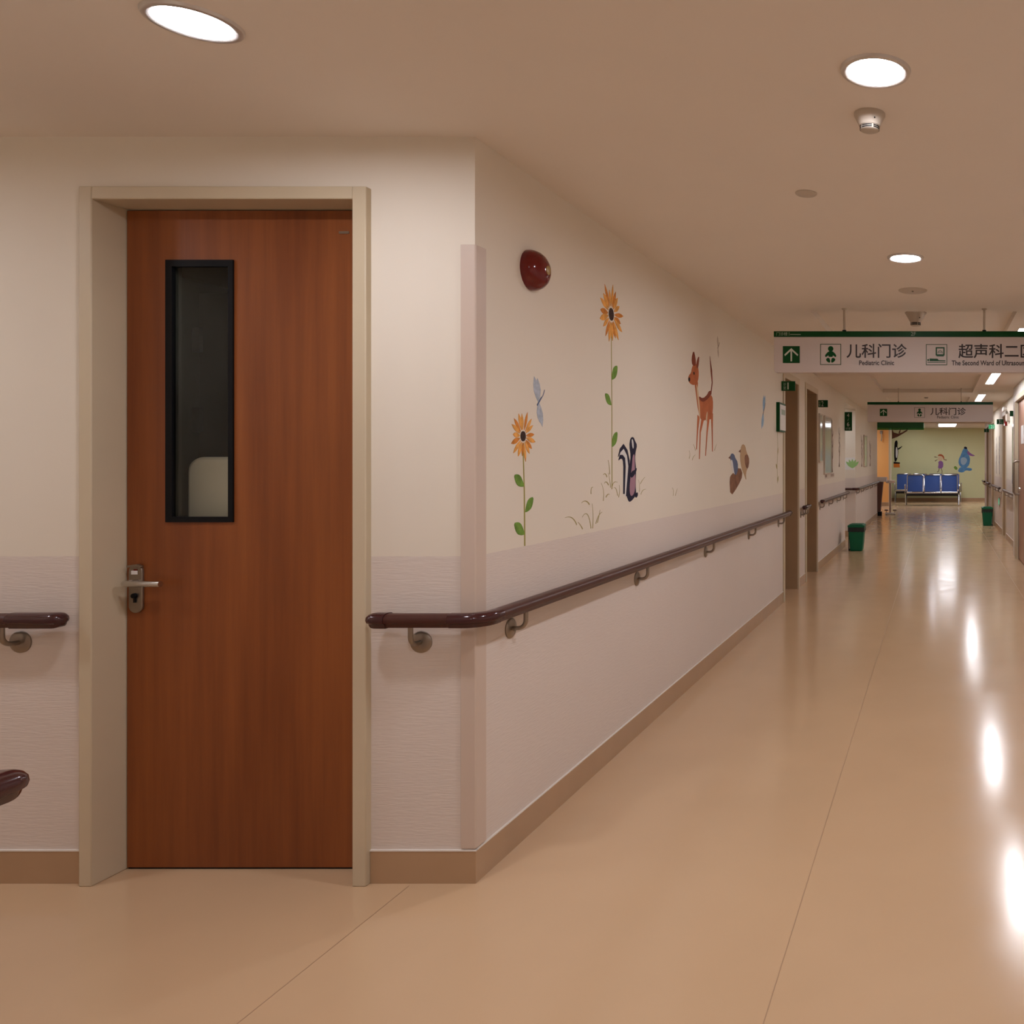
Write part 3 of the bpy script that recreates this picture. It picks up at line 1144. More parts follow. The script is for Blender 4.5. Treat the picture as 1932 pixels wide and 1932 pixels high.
def hanging_sign(x0, x1, Y, zt, zb, zband, rods, rr, label, ztop):
    o = thing('hanging_sign', ((x0 + x1) / 2, Y, CEIL), label, 'sign', 'hanging direction signs')
    pf = Y - 0.03
    bd = MB()
    bd.prism([(x0, zband), (x1, zband), (x1, zb + 0.018), (x1 - 0.012, zb), (x0 + 0.012, zb), (x0, zb + 0.018)], 'y', pf, Y + 0.03)
    bd.build('board', SIGNW, o, False, 0.002)
    gb = MB().box(x0, x1, pf - 0.004, Y + 0.034, zband + 0.0003, zt).build('top_band', GREEN, o, False, 0.0015)
    for x, z in rods:
        rd = MB()
        rd.tube([(x, Y, zt), (x, Y, z)], rr, 12)
        rd.lathe([(rr * 2.2, 0), (rr * 2.2, -0.006)], (x, Y, z), 'z', 16)
        b = rd.build('hanger_rod', GREYP, o)
        MB().lathe([(rr * 1.7, 0), (rr * 1.7, 0.012)], (x, Y, zt), 'z', 16).build('rod_socket', DARK, b)
    return o, pf


Y1 = 5.63
P1 = lambda x: (x - VX) / FPX * (Y1 - 0.03)
Q1 = lambda y: EYE - (y - VY) / FPX * (Y1 - 0.03)
s1, pf = hanging_sign(P1(1460), 0.80, Y1, Q1(625), Q1(702.5), Q1(635.6), [(-0.643, CEIL), (0.316, CEIL)], 0.008,
                      'large hanging sign pointing to pediatric clinic and ultrasound ward', CEIL)
arrow_icon(P1(1477), P1(1509), Q1(685), Q1(653), pf, s1)
baby_icon(P1(1547.5), P1(1587), Q1(688.5), Q1(649), pf, s1)
scan_icon(P1(1747), P1(1787), Q1(689), Q1(649.5), pf, s1)
text('儿科门诊', P1(1597), P1(1711), Q1(675.5), Q1(648.5), pf - 0.0002, INK, s1, 0.0013)
text('Pediatric Clinic', P1(1621), P1(1687), Q1(689), Q1(680), pf - 0.0002, INK, s1, 0.0006)
text('超声科二区', P1(1808), P1(1808 + 143), Q1(676), Q1(649), pf - 0.0002, INK, s1, 0.0013)
text('The Second Ward of Ultrasound', P1(1795.5), P1(1938), Q1(689.5), Q1(680), pf - 0.0002, INK, s1, 0.0006)
text('2F', P1(1718.5), P1(1728), Q1(633.5), Q1(626.5), pf - 0.0042, FAINT, s1)
text('门诊楼', P1(1465), P1(1486), Q1(633.5), Q1(626.8), pf - 0.0042, FAINT, s1)
MB().box(P1(1488.6), P1(1489.4), pf - 0.0050, pf - 0.0042, Q1(633.5), Q1(626.8)).build('divider', FAINT, s1, False)
MB().box(P1(1491), P1(1511), pf - 0.0048, pf - 0.0042, Q1(631.9), Q1(630.7)).build('faint_line', FAINT, s1, False)

Y2 = 12.4
P2 = lambda x: (x - VX) / FPX * (Y2 - 0.03)
Q2 = lambda y: EYE - (y - VY) / FPX * (Y2 - 0.03)
s2, pf = hanging_sign(P2(1636.5), P2(1873.5), Y2, Q2(758.5), Q2(796), Q2(763.5), [(-0.60, CEIL + 0.055), (0.348, CEIL + 0.055)], 0.005,
                      'farther hanging sign reading only pediatric clinic', CEIL)
arrow_icon(P2(1660), P2(1673.8), Q2(785), Q2(771.3), pf, s2)
baby_icon(P2(1725), P2(1744.8), Q2(788), Q2(768.8), pf, s2)
text('儿科门诊', P2(1755), P2(1822.5), Q2(783.3), Q2(769), pf - 0.0003, INK, s2, 0.0016)
text('Pediatric Clinic', P2(1768), P2(1809), Q2(789.6), Q2(784.4), pf - 0.0003, INK, s2, 0.0006)

# flag signs over the doors
def flag_sign(x0, x1, z0, z1, Y, label, parts, m_=None, cat='sign', small=None):
    o = thing('door_number_sign', ((x0 + x1) / 2, Y, z0), label, cat, 'green flag signs over the doors')
    MB().box(x0, x1, Y - 0.01, Y + 0.01, z0, z1).build('plate', m_ or GREEN, o, False, 0.001)
    for body, a, b, c, d, mm in parts:
        text(body, x0 + a * (x1 - x0), x0 + b * (x1 - x0), z0 + c * (z1 - z0), z0 + d * (z1 - z0), Y - 0.0103, mm, o)
    return o


flag_sign(XL, XL + 0.130, 2.026, 2.116, 7.82, 'green flag sign numbered one at the first doorway',
          [('诊', .13, .34, .52, .85, FAINT), ('室', .13, .34, .12, .47, FAINT), ('1', .44, .53, .14, .86, LETTER)])
flag_sign(XL, XL + 0.126, 2.022, 2.110, 10.16, 'green flag sign numbered two at the second doorway',
          [('诊', .10, .30, .52, .85, FAINT), ('室', .10, .30, .12, .47, FAINT), ('2', .38, .58, .14, .86, LETTER)])
flag_sign(XL - 0.02, XL + 0.118, 1.84, 2.14, 13.10, 'tall green flag sign reading four and six by the side passage',
          [('4', .42, .68, .72, .92, LETTER), ('/', .46, .66, .52, .66, FAINT), ('6', .42, .68, .24, .46, LETTER), ('诊室', .25, .85, .05, .18, FAINT)])
flag_sign(XR - 0.115, XR, 2.03, 2.12, 15.0, 'green flag sign numbered three on the right wall',
          [('3', .28, .56, .14, .86, LETTER), ('诊', .66, .88, .52, .85, FAINT), ('室', .66, .88, .12, .47, FAINT)])
BRIGHT = mat('lit_sign_green', (0.01, 0.30, 0.12), 0.4)  # glow of the lit sign put into a brighter green
flag_sign(XR - 0.125, XR, 2.03, 2.12, 17.2, 'bright green flag sign numbered two on the far right',
          [('2', .34, .62, .14, .86, PAPER), ('诊', .70, .90, .52, .85, PAPER), ('室', .70, .90, .12, .47, PAPER)], BRIGHT)
flag_sign(XR - 0.115, XR, 2.03, 2.11, 19.15, 'dark green flag sign on the last doorway of the right wall',
          [('1', .44, .52, .14, .86, FAINT)])
flag_sign(XR - 0.14, XR - 0.005, 2.01, 2.09, 11.98, 'green flag sign half hidden by the sliding door frame', [])

# ================================================================== FIRE BELL
fb = thing('fire_alarm_bell', (XL, 3.0, 2.053), 'round red fire alarm dome high on the painted wall', 'alarm')
d = MB()
R_ = 0.0735
d.lathe([(R_, 0.0), (R_, 0.012), (R_ * 0.97, 0.022), (R_ * 0.88, 0.037), (R_ * 0.72, 0.050), (R_ * 0.5, 0.060), (R_ * 0.26, 0.066)], (XL, 3.0, 2.053), 'x', 48)
d.build('dome', RED, fb)
MB().lathe([(0.0165, 0.0640), (0.0165, 0.0675), (0.0145, 0.0685)], (XL, 3.0, 2.053), 'x', 24).build('badge', GOLD, fb)

# ================================================================== WALL PAINTINGS (flat paint on the walls)
C_PET = mat('paint_petal', (0.74, 0.36, 0.09), 0.7, spec=0.1, noise=0.22, nscale=40)
C_PET2 = mat('paint_petal_deep', (0.58, 0.22, 0.045), 0.7, spec=0.1, noise=0.22, nscale=40)
C_SEED = mat('paint_seed', (0.05, 0.03, 0.025), 0.7, spec=0.1, noise=0.6, nscale=160)
C_STEM = mat('paint_stem', (0.30, 0.27, 0.06), 0.7, spec=0.1)
C_LEAF = mat('paint_leaf', (0.15, 0.27, 0.05), 0.7, spec=0.1, noise=0.3, nscale=35)
C_GRASS = mat('paint_grass', (0.34, 0.28, 0.10), 0.7, spec=0.1)
C_WING = mat('paint_wing', (0.40, 0.44, 0.50), 0.7, spec=0.1, noise=0.2, nscale=50)
C_WBLUE = mat('paint_wing_blue', (0.28, 0.42, 0.58), 0.7, spec=0.1, noise=0.15, nscale=50)
C_FAWN = mat('paint_fawn', (0.46, 0.14, 0.055), 0.7, spec=0.1, noise=0.15, nscale=12)
C_FAWND = mat('paint_fawn_dark', (0.22, 0.055, 0.03), 0.7, spec=0.1)
C_CREAM = mat('paint_cream', (0.62, 0.47, 0.30), 0.7, spec=0.1)
C_NAVY = mat('paint_navy', (0.022, 0.020, 0.040), 0.7, spec=0.1)
C_MAUVE = mat('paint_mauve', (0.36, 0.21, 0.26), 0.7, spec=0.1)
C_WHITE = mat('paint_white', (0.70, 0.68, 0.66), 0.7, spec=0.1)
C_LOG = mat('paint_log', (0.22, 0.11, 0.065), 0.7, spec=0.1, noise=0.25, nscale=18)
C_BBLUE = mat('paint_blue_grey', (0.12, 0.15, 0.24), 0.7, spec=0.1)
C_TAN = mat('paint_tan', (0.46, 0.31, 0.18), 0.7, spec=0.1)
C_TREE = mat('paint_tree', (0.16, 0.10, 0.07), 0.7, spec=0.1)
C_SKY = mat('paint_sky_blue', (0.10, 0.24, 0.44), 0.7, spec=0.1, noise=0.2, nscale=10)
C_VIOLET = mat('paint_violet', (0.26, 0.12, 0.30), 0.7, spec=0.1)
C_HAT = mat('paint_red_brown', (0.36, 0.09, 0.035), 0.7, spec=0.1)
C_OBOX = mat('paint_orange', (0.60, 0.18, 0.03), 0.7, spec=0.1)
C_BLACK = mat('paint_black', (0.012, 0.010, 0.010), 0.7, spec=0.1)
C_BARK = mat('paint_bark', (0.12, 0.05, 0.03), 0.7, spec=0.1)
C_LGREEN = mat('paint_light_green', (0.30, 0.52, 0.20), 0.7, spec=0.1)


class Paint:
    """flat painted shapes on a wall; on='left' takes (distance, height), on='end' takes (x, height)"""
    def __init__(self, on='left', X=None):
        self.m = MB()
        self.k = 0
        self.on = on
        self.X = X

    def poly(self, pts, layer=0):
        a = 0.0006 + 0.0005 * layer + 0.00006 * self.k
        self.k += 1
        if self.on == 'left':
            x = XL if self.X is None else self.X
            self.m.prism(pts, 'x', x + 0.0001, x + a)
        else:
            self.m.prism(pts, 'y', YG - a * 4, YG - 0.0001)
        return self

    def px(self, pts, layer=0, soft=0):
        q = [lw(*p) for p in pts] if self.on == 'left' else [(at(p[0], p[1], YG).x, at(p[0], p[1], YG).z) for p in pts]
        return self.poly(smooth_poly(q, soft) if soft else q, layer)

    def build(self, name, m_, parent=None):
        return self.m.build(name, m_, parent, False)


def curve_pts(a, b, c, n=8):
    return [((1 - t) ** 2 * a[0] + 2 * t * (1 - t) * b[0] + t * t * c[0], (1 - t) ** 2 * a[1] + 2 * t * (1 - t) * b[1] + t * t * c[1]) for t in [k / n for k in range(n + 1)]]


def sunflower(cpx, r, base_px, leaves, label, npet, seed):
    rnd = random.Random(seed)
    cy_, cz_ = lw(*cpx)
    by_, bz_ = lw(*base_px)
    o = thing('sunflower_painting', (XL, by_, bz_), label, 'wall painting', 'painted sunflowers')
    st = Paint()
    st.poly(stroke([(by_, bz_), ((by_ + cy_) / 2 + 0.003, (bz_ + cz_) / 2), (cy_, cz_ - r * 0.3)], [0.0085, 0.0075, 0.006]))
    st.build('stem', C_STEM, o)
    A, B = Paint(), Paint()
    for k in range(npet):
        a = 2 * PI * (k + rnd.uniform(-.2, .2)) / npet + 0.15
        q = petal(cy_, cz_, a, r * 0.27, r * rnd.uniform(0.80, 1.08), r * rnd.uniform(0.15, 0.23))
        (A if k % 3 else B).poly(q, 1 + (k % 3) * 0.4)
    A.build('petals', C_PET, o)
    B.build('petals', C_PET2, o)
    Paint().poly(blob(cy_, cz_, r * 0.20, r * 0.21), 3).build('flower_centre', C_SEED, o)
    for lx, ly, tx, ty in leaves:
        (y0, z0), (y1, z1) = lw(lx, ly), lw(tx, ty)
        L_ = math.hypot(y1 - y0, z1 - z0)
        Paint().poly(smooth_poly(petal(y0, z0, math.atan2(z1 - z0, y1 - y0), 0, L_ * 1.1, L_ * 0.55), 1), 1).build('leaf', C_LEAF, o)
    return o


sunflower((986.5, 823), 0.087, (990, 1030), [(988, 917, 971, 898), (991, 966, 1005, 940), (989, 1008, 971, 989)], 'short orange sunflower painted near the corner guard', 17, 3)
sunflower((1153, 593), 0.136, (1154.5, 922), [(1154, 716, 1164, 692), (1153, 764, 1142, 744), (1154, 843, 1164, 817)], 'tall orange sunflower painted beside the dark animal', 19, 8)


def butterfly(x, y, s, label, m1, m2, tilt=0.5):
    cy_, cz_ = lw(x, y)
    o = thing('butterfly_painting', (XL, cy_, cz_), label, 'wall painting', 'painted butterflies')
    w = Paint()
    for a, l in ((PI / 2 + tilt, 1.0), (PI / 2 + tilt * 0.3, 0.9)):
        w.poly(petal(cy_, cz_, a, 0, s * l, s * 0.42))
    for a, l in ((-PI / 2 + tilt * 0.9, 0.95), (-PI / 2 + tilt * 0.3, 0.75)):
        w.poly(petal(cy_, cz_, a, 0, s * l, s * 0.36), 0.4)
    w.build('wings', m1, o)
    b = Paint()
    b.poly(stroke([(cy_ - s * .12, cz_ - s * .12), (cy_ + s * .22, cz_ + s * .2)], s * 0.06), 2)
    b.poly(stroke(curve_pts((cy_ + s * .2, cz_ + s * .18), (cy_ + s * .35, cz_ + s * .25), (cy_ + s * .45, cz_ + s * .5)), s * 0.025), 2)
    b.build('body', m2, o)


butterfly(1016, 759, 0.10, 'small grey butterfly painted above the short sunflower', C_WING, C_BBLUE, 0.35)
butterfly(1354.5, 655, 0.075, 'tiny faint butterfly painted above the fawn', mat('paint_faint', (0.50, 0.42, 0.34), 0.7, spec=0.1), C_TREE, 0.2)
butterfly(1440, 778, 0.17, 'pale blue butterfly painted near the first doorway', C_WBLUE, C_TREE, -0.5)

# plain young deer
fw = thing('fawn_painting', (XL, 5.17, 1.37), 'orange brown fawn painted high on the wall', 'wall painting')
Paint().px([(1316, 741), (1319, 750), (1326, 754), (1334, 749), (1341, 744), (1345, 752), (1345, 775), (1342, 792), (1335, 790), (1328, 794), (1322, 792), (1317, 775), (1314, 752), (1310, 720), (1317, 716)], 0, 1).build('body', C_FAWN, fw)
lg = [((1318, 785), (1316, 810), (1314, 848)), ((1326, 788), (1321, 815), (1319.5, 866)), ((1337, 785), (1334, 815), (1331, 860)), ((1343, 780), (1343.5, 812), (1344, 852))]
for a, b, c in lg:
    q = Paint()
    w0, w1, w2 = 0.052, 0.026, 0.016
    q.poly(stroke([lw(*a), lw(*b), lw(*c)], [w0, w1, w2]), 0.5)
    q.build('leg', C_FAWN, fw)
Paint().px([(1308, 688), (1314, 686), (1318, 697), (1318, 712), (1315, 724), (1309, 727), (1302, 724), (1298, 717), (1299, 709), (1304, 703), (1305, 695)], 1, 1).build('head', C_FAWN, fw)
Paint().px([(1306, 690), (1304.5, 676), (1308.5, 660), (1312, 675), (1313, 690)], 1.5, 1).build('ear', C_FAWND, fw)
Paint().px([(1313, 692), (1315, 678), (1319, 671), (1318.5, 684), (1316.5, 696)], 1.3, 1).build('ear', C_FAWND, fw)
Paint().px([(1298, 714), (1301, 711), (1302, 718), (1299.5, 721)], 1.8, 1).build('nose', C_BLACK, fw)
Paint().px([(1307.5, 702), (1309.5, 701), (1310.5, 706), (1308.5, 708)], 1.9, 1).build('eye', C_BLACK, fw)
Paint().px([(1313, 722), (1315, 745), (1318, 772), (1319, 790), (1321, 790), (1320, 765), (1317, 735)], 1.2, 1).build('chest', C_CREAM, fw)
Paint().px([(1331, 792), (1333, 778), (1335, 776), (1334, 796)], 1.2, 1).build('belly', C_CREAM, fw)
Paint().px([(1318, 747), (1326, 752), (1334, 745), (1337, 738), (1341, 737), (1342, 743), (1336, 752), (1327, 759), (1320, 755)], 1.3, 1).build('back_stripe', C_FAWND, fw)
q = Paint()
q.poly(stroke([lw(1341, 744), lw(1343.5, 722), lw(1342, 700), lw(1339, 672)], [0.02, 0.02, 0.036, 0.004]), 1)
q.build('tail', C_FAWND, fw)

# plain dark striped animal sitting upright
sk = thing('skunk_painting', (XL, 3.97, 1.16), 'dark skunk with a striped bushy tail painted in the grass', 'wall painting')
Paint().px([(1189, 826), (1195, 824), (1198, 832), (1202, 840), (1199, 852), (1198, 866), (1200, 885), (1199, 915), (1200, 932), (1196, 940), (1188, 948), (1184, 943), (1180, 925), (1182, 900), (1188, 876), (1190, 860), (1187, 842)], 0.5, 1).build('body', C_NAVY, sk)
Paint().px([(1193, 860), (1197, 855), (1197, 880), (1199, 910), (1197, 930), (1190, 938), (1187, 925), (1189, 900), (1192, 880)], 1.5, 2).build('belly', C_MAUVE, sk)
for k, (a, b, c, d) in enumerate((((1181, 936), (1186, 870), (1176, 844), (1166, 862)), ((1179, 936), (1183, 880), (1176, 852), (1168, 868)), ((1177, 932), (1178, 880), (1174, 862), (1167, 868)))):
    q = Paint()
    q.poly(stroke([lw(*a), lw(a[0] * .4 + b[0] * .6, a[1] * .4 + b[1] * .6), lw(*b), lw((b[0] + c[0]) / 2 + 1, (b[1] + c[1]) / 2 - 4), lw(*c), lw((c[0] + d[0]) / 2 - 1, (c[1] + d[1]) / 2 - 3), lw(*d)],
                  [0.02, 0.024, 0.028, 0.03, 0.034 - 0.007 * k, 0.02, 0.004]), 0.4 + 0.2 * k)
    q.build('tail', C_NAVY if k != 1 else C_WHITE, sk)
Paint().px([(1191, 830), (1193, 828), (1195, 836), (1195, 846), (1193, 846)], 2, 1).build('head_stripe', C_WHITE, sk)
Paint().px([(1190, 890), (1198, 886), (1201, 882), (1200, 890), (1194, 900), (1189, 902)], 2.2, 1).build('paw', C_NAVY, sk)
Paint().px([(1197, 932), (1203, 928), (1203, 936), (1199, 940)], 2.0, 1).build('paw', C_NAVY, sk)


def grass(name, label, strokes, m_=C_GRASS, w=0.006, cat='wall painting'):
    q = Paint()
    for s_ in strokes:
        P = [lw(*p) for p in s_]
        if len(P) == 3:
            P = curve_pts(*P)
        n = len(P)
        q.poly(stroke(P, [w * (1 - 0.8 * k / (n - 1)) for k in range(n)]))
    return tag(q.build(name, m_), label, cat, 'painted grass tufts')


grass('grass_painting', 'wispy grass tuft painted low between the two sunflowers',
      [((1088, 990), (1080, 970), (1066, 977)), ((1099, 998), (1094, 988), (1090, 985)), ((1115, 997), (1110, 955), (1098, 976)), ((1118, 997), (1120, 970), (1117, 950)), ((1112, 952), (1105, 940), (1097, 949)),
       ((1124, 988), (1128, 970), (1136, 966)), ((1127, 986), (1130, 975), (1132, 962))])
grass('grass_painting', 'grass blades painted round the foot of the tall sunflower',
      [((1138, 945), (1141, 925), (1134, 911)), ((1152, 920), (1150, 900), (1147, 892)), ((1154, 923), (1156, 905), (1165, 910)), ((1165, 935), (1163, 918), (1158, 920)), ((1167, 938), (1170, 925), (1168, 915)),
       ((1115, 932), (1114, 918), (1119, 919)), ((1143, 938), (1147, 930), (1150, 933)), ((1148, 915), (1143, 905), (1140, 912)), ((1145, 900), (1142, 890), (1138, 896)), ((1150, 895), (1150, 880), (1147, 868))])
grass('grass_painting', 'faint grass painted to the far side of the dark animal',
      [((1206, 928), (1208, 915), (1204, 905)), ((1209, 933), (1212, 922), (1219, 923)), ((1208, 913), (1211, 906), (1217, 900)), ((1270, 935), (1272, 925), (1268, 920)), ((1274, 935), (1276, 926), (1278, 922))], C_GRASS, 0.005)
grass('grass_painting', 'faint grass specks painted under the fawn',
      [((1300, 865), (1303, 858), (1300, 850)), ((1306, 868), (1308, 860), (1312, 858)), ((1348, 850), (1350, 842), (1352, 838)), ((1312, 850), (1310, 842), (1308, 838))], C_GRASS, 0.006)

# log with two plain birds
lgp = thing('log_painting', (XL, 6.2, 1.1), 'brown log with a blue bird and a tan bird painted before the doorway', 'wall painting')
Paint().px([(1376, 902), (1381, 894), (1396, 880), (1402, 896), (1392, 918), (1378, 938)], 0.3, 1).build('log', C_LOG, lgp)
Paint().px([(1377, 862), (1380, 855), (1385, 857), (1387, 864), (1392, 872), (1392, 888), (1388, 898), (1383, 890), (1380, 874)], 1, 1).build('bird', C_BBLUE, lgp)
Paint().px([(1379, 866), (1382, 870), (1384, 886), (1386, 896), (1382, 890), (1379, 876)], 1.5, 1).build('breast', C_WHITE, lgp)
Paint().px([(1378, 860), (1374, 864), (1378, 866)], 1.6).build('beak', C_LOG, lgp)
Paint().px([(1397, 846), (1401, 837), (1406, 841), (1408, 852), (1413, 864), (1412, 880), (1407, 892), (1408, 908), (1404, 896), (1399, 884), (1396, 866)], 1, 1).build('bird', C_TAN, lgp)
Paint().px([(1404, 860), (1410, 856), (1414, 868), (1411, 886), (1406, 880)], 1.6, 1).build('wing', C_LOG, lgp)
Paint().px([(1397, 848), (1393, 852), (1397, 854)], 1.6).build('beak', C_LOG, lgp)
# vine by the doorway
vn = thing('vine_painting', (XL, 7.6, 1.15), 'thin leafy vine painted beside the first doorway', 'wall painting')
q = Paint()
q.poly(stroke([lw(1467, 912), lw(1466, 880), lw(1467.5, 845), lw(1466.5, 815)], 0.012))
q.build('stem', C_STEM, vn)
for a, b in (((1467, 858), (1468, 845)), ((1466, 885), (1463.5, 872)), ((1467, 910), (1468.5, 898))):
    (y0, z0), (y1, z1) = lw(*a), lw(*b)
    Paint().poly(petal(y0, z0, math.atan2(z1 - z0, y1 - y0), 0, 0.07, 0.03), 1).build('leaf', C_GRASS, vn)

# slim trees beyond the doorways
def tree_painting(y, z0, z1, w, label, m_, seed):
    rnd = random.Random(seed)
    q = Paint()
    q.poly(stroke([(y, z0), (y + w * .05, (z0 + z1) / 2), (y, z1)], [w * .22, w * .15, w * .05]))
    for k in range(6):
        zz = z0 + (z1 - z0) * (0.25 + 0.11 * k)
        s = -1 if k % 2 else 1
        q.poly(stroke(curve_pts((y, zz), (y + s * w * .3, zz + .02), (y + s * w * rnd.uniform(.35, .5), zz + rnd.uniform(.08, .2))), [w * .1 * (1 - .09 * j) for j in range(9)]), 0.4)
    for s in (-1, 0.6):
        q.poly(stroke([(y, z0 + .06), (y + s * w * .3, z0)], [w * .16, w * .05]), 0.5)
    return tag(q.build('tree_painting', m_), label, 'wall painting', 'painted slim trees')


tree_painting(11.55, 1.20, 1.93, 0.34, 'brown tree painted close beside the larger glass board', C_TREE, 1)
tree_painting(12.38, 1.27, 1.87, 0.26, 'slim brown tree painted before the side passage', C_TREE, 2)
tree_painting(16.05, 1.25, 1.85, 0.40, 'slim tree painted just past the side passage', C_TREE, 3)
tree_painting(18.0, 1.25, 1.80, 0.45, 'slim brown tree painted near the reception counter', C_LOG, 4)

# boards on the left wall
def wall_board(y0, y1, z0, z1, label, extra=None):
    o = thing('glass_board', (XL, y0, z0), label, 'notice board', 'glossy wall boards')
    MB().box(XL, XL + 0.018, y0, y1, z0, z1).build('panel', BOARD, o, False)
    f_ = MB()
    for a, b, c, d in rects(y0 - 0.02, y1 + 0.02, z0 - 0.02, z1 + 0.02, [(y0, y1, z0, z1)]):
        f_.box(XL, XL + 0.024, a, b, c, d)
    f_.build('frame', GREYP, o, False)
    return o


wall_board(10.22, 10.48, 1.36, 1.93, 'narrow glossy board partly hidden by the second doorway')
wall_board(10.68, 11.32, 1.20, 1.93, 'tall glossy board on the wall past the second doorway')
wall_board(16.4, 17.0, 1.26, 1.86, 'glossy board on the wall near the reception counter')
pb = thing('paper_strip', (XL, 11.6, 1.16), 'small paper strip with dark print under the glossy board', 'paper')
MB().box(XL, XL + 0.002, 10.8, 11.75, 1.12, 1.19).build('sheet', mat('dull_paper', (0.62, 0.54, 0.45), 0.6), pb, False)
k_ = MB()
for a in (10.82, 10.93, 11.40, 11.52, 11.66):
    k_.box(XL + 0.002, XL + 0.0028, a, a + 0.06, 1.14, 1.18)
k_.build('print', C_TREE, pb, False)
nb = thing('notice_board', (XL, 7.6, 1.64), 'green edged notice board with white sheet beside the first doorway', 'notice board')
MB().box(XL, XL + 0.03, 7.56, 7.86, 1.63, 1.90).build('backing', GREEN, nb, False)
MB().box(XL + 0.03, XL + 0.032, 7.585, 7.86, 1.645, 1.882).build('sheet', PAPER, nb, False)
MB().box(XL + 0.032, XL + 0.0325, 7.64, 7.83, 1.79, 1.84).build('print', FAINT, nb, False)
rb = thing('glass_board', (XR, 12.4, 1.2), 'tall glossy board on the right wall just past the sliding door', 'notice board', 'glossy wall boards')
MB().box(XR - 0.02, XR - 0.0003, 12.25, 12.95, 1.0, 1.93).build('panel', BOARD, rb, False)
for y, lab, mm in ((15.9, 'faint tree painted on the white part of the right wall', C_BBLUE), (16.7, 'pale slim tree painted further along the right wall', C_TREE)):
    q = MB()
    for k in range(5):
        zz = 1.25 + 0.12 * k
        q.prism(stroke([(y, zz), (y + 0.08 * (-1) ** k, zz + 0.1)], 0.03), 'x', XR - 0.001, XR - 0.0001)
    q.prism(stroke([(y, 1.1), (y + .02, 1.5), (y, 1.85)], [0.06, .045, .01]), 'x', XR - 0.0016, XR - 0.0001)
    tag(q.build('tree_painting', mm), lab, 'wall painting', 'painted slim trees')
# white sheet with green picture in the side passage
pc = thing('poster', (-1.66, PA[1], 1.25), 'pale poster with a green plant drawing inside the side passage', 'poster')
MB().box(-1.86, -1.50, PA[1] - 0.003, PA[1], 1.20, 1.42).build('sheet', PAPER, pc, False)
q = MB()
for k in range(5):
    q.prism(petal(-1.545, 1.23, PI / 2 + (k - 2) * 0.38, 0.0, 0.17, 0.05), 'y', PA[1] - 0.0036 - 0.0003 * k, PA[1] - 0.003)
q.build('plant_drawing', C_LGREEN, pc, False)

# ================================================================== PAINTINGS ON THE GREEN END WALL
gp = thing('girl_painting', (at(1773, 893, YG).x, YG, 1.0), 'child in a purple dress and red cap painted above the blue seats', 'wall painting')
Paint('end').px([(1770, 871), (1775, 869), (1780, 872), (1779, 884), (1769, 884), (1771, 876)], 1, 1).build('dress', C_VIOLET, gp)
Paint('end').px([(1770, 860), (1779, 860), (1780, 866), (1775, 871), (1769, 868)], 0.5, 1).build('face', C_CREAM, gp)
Paint('end').px([(1769, 861), (1771, 857), (1777, 857), (1781, 861), (1782, 868), (1780, 866), (1778, 861), (1772, 860)], 1.5, 1).build('cap', C_HAT, gp)
for a in ([(1769, 863), (1763, 862)], [(1769, 867), (1764, 870)], [(1780, 867), (1786, 868)]):
    q = Paint('end')
    q.poly(stroke([(at(x, y, YG).x, at(x, y, YG).z) for x, y in a], [0.012, 0.03]), 1)
    q.build('braid' if a[0][1] != 867 or a[0][0] == 1780 else 'arm', C_BARK, gp)
for a in ([(1772, 884), (1771, 889), (1768, 891)], [(1776, 884), (1777.5, 889), (1777, 893)]):
    q = Paint('end')
    q.poly(stroke([(at(x, y, YG).x, at(x, y, YG).z) for x, y in a], 0.02), 1)
    q.build('leg', C_BARK, gp)
# plain blue bird stand-in
bp_ = thing('bird_painting', (at(1820, 888, YG).x, YG, 1.0), 'large plain blue bird painted on the green wall', 'wall painting')
Paint('end').px([(1817, 847), (1822, 844), (1826, 848), (1827, 856), (1831, 866), (1828, 880), (1818, 884), (1809, 878), (1808, 868), (1813, 858)], 0.5, 2).build('body', C_SKY, bp_)
Paint('end').px([(1825, 849), (1832, 856), (1841, 860), (1833, 861), (1825, 857)], 1, 1).build('beak', C_VIOLET, bp_)
Paint('end').px([(1812, 864), (1820, 862), (1826, 868), (1820, 878), (1813, 876)], 1.2, 2).build('wing', mat('paint_pale_blue', (0.30, 0.40, 0.50), 0.7), bp_)
Paint('end').px([(1806, 890), (1812, 880), (1824, 882), (1835, 884), (1832, 889), (1822, 887), (1817, 892)], 1.1, 1).build('tail', C_SKY, bp_)
Paint('end').px([(1818, 846), (1820, 842), (1825, 844), (1824, 848)], 1.6, 1).build('crest', C_NAVY, bp_)
Paint('end').px([(1799, 881), (1803, 879), (1807, 883), (1805, 887), (1801, 885)], 0.4, 1).build('leaf', C_LEAF, bp_)
# plain penguin on an orange box, and the branch above
pn = thing('penguin_painting', (at(1691, 882, YG).x, YG, 1.1), 'plain black and white penguin painted standing on an orange box', 'wall painting')
Paint('end').px([(1686, 882), (1698, 882), (1697, 874), (1686, 874)], 0.3).build('box', C_OBOX, pn)
Paint('end').px([(1686, 875), (1698, 875), (1698, 872.5), (1686, 871)], 0.8).build('box_rim', C_BLACK, pn)
Paint('end').px([(1687, 871), (1687, 845), (1688, 833), (1692, 830), (1694, 835), (1693, 842), (1695, 850), (1694, 862), (1691, 871)], 0.6, 2).build('body', C_BLACK, pn)
Paint('end').px([(1690, 864), (1690, 846), (1692, 842), (1694, 852), (1693, 864)], 1.4, 2).build('belly', C_WHITE, pn)
q = Paint('end')
q.poly(stroke([(at(x, y, YG).x, at(x, y, YG).z) for x, y in ((1692, 848), (1697, 846), (1702, 842))], [0.05, 0.05, 0.02]), 1.2)
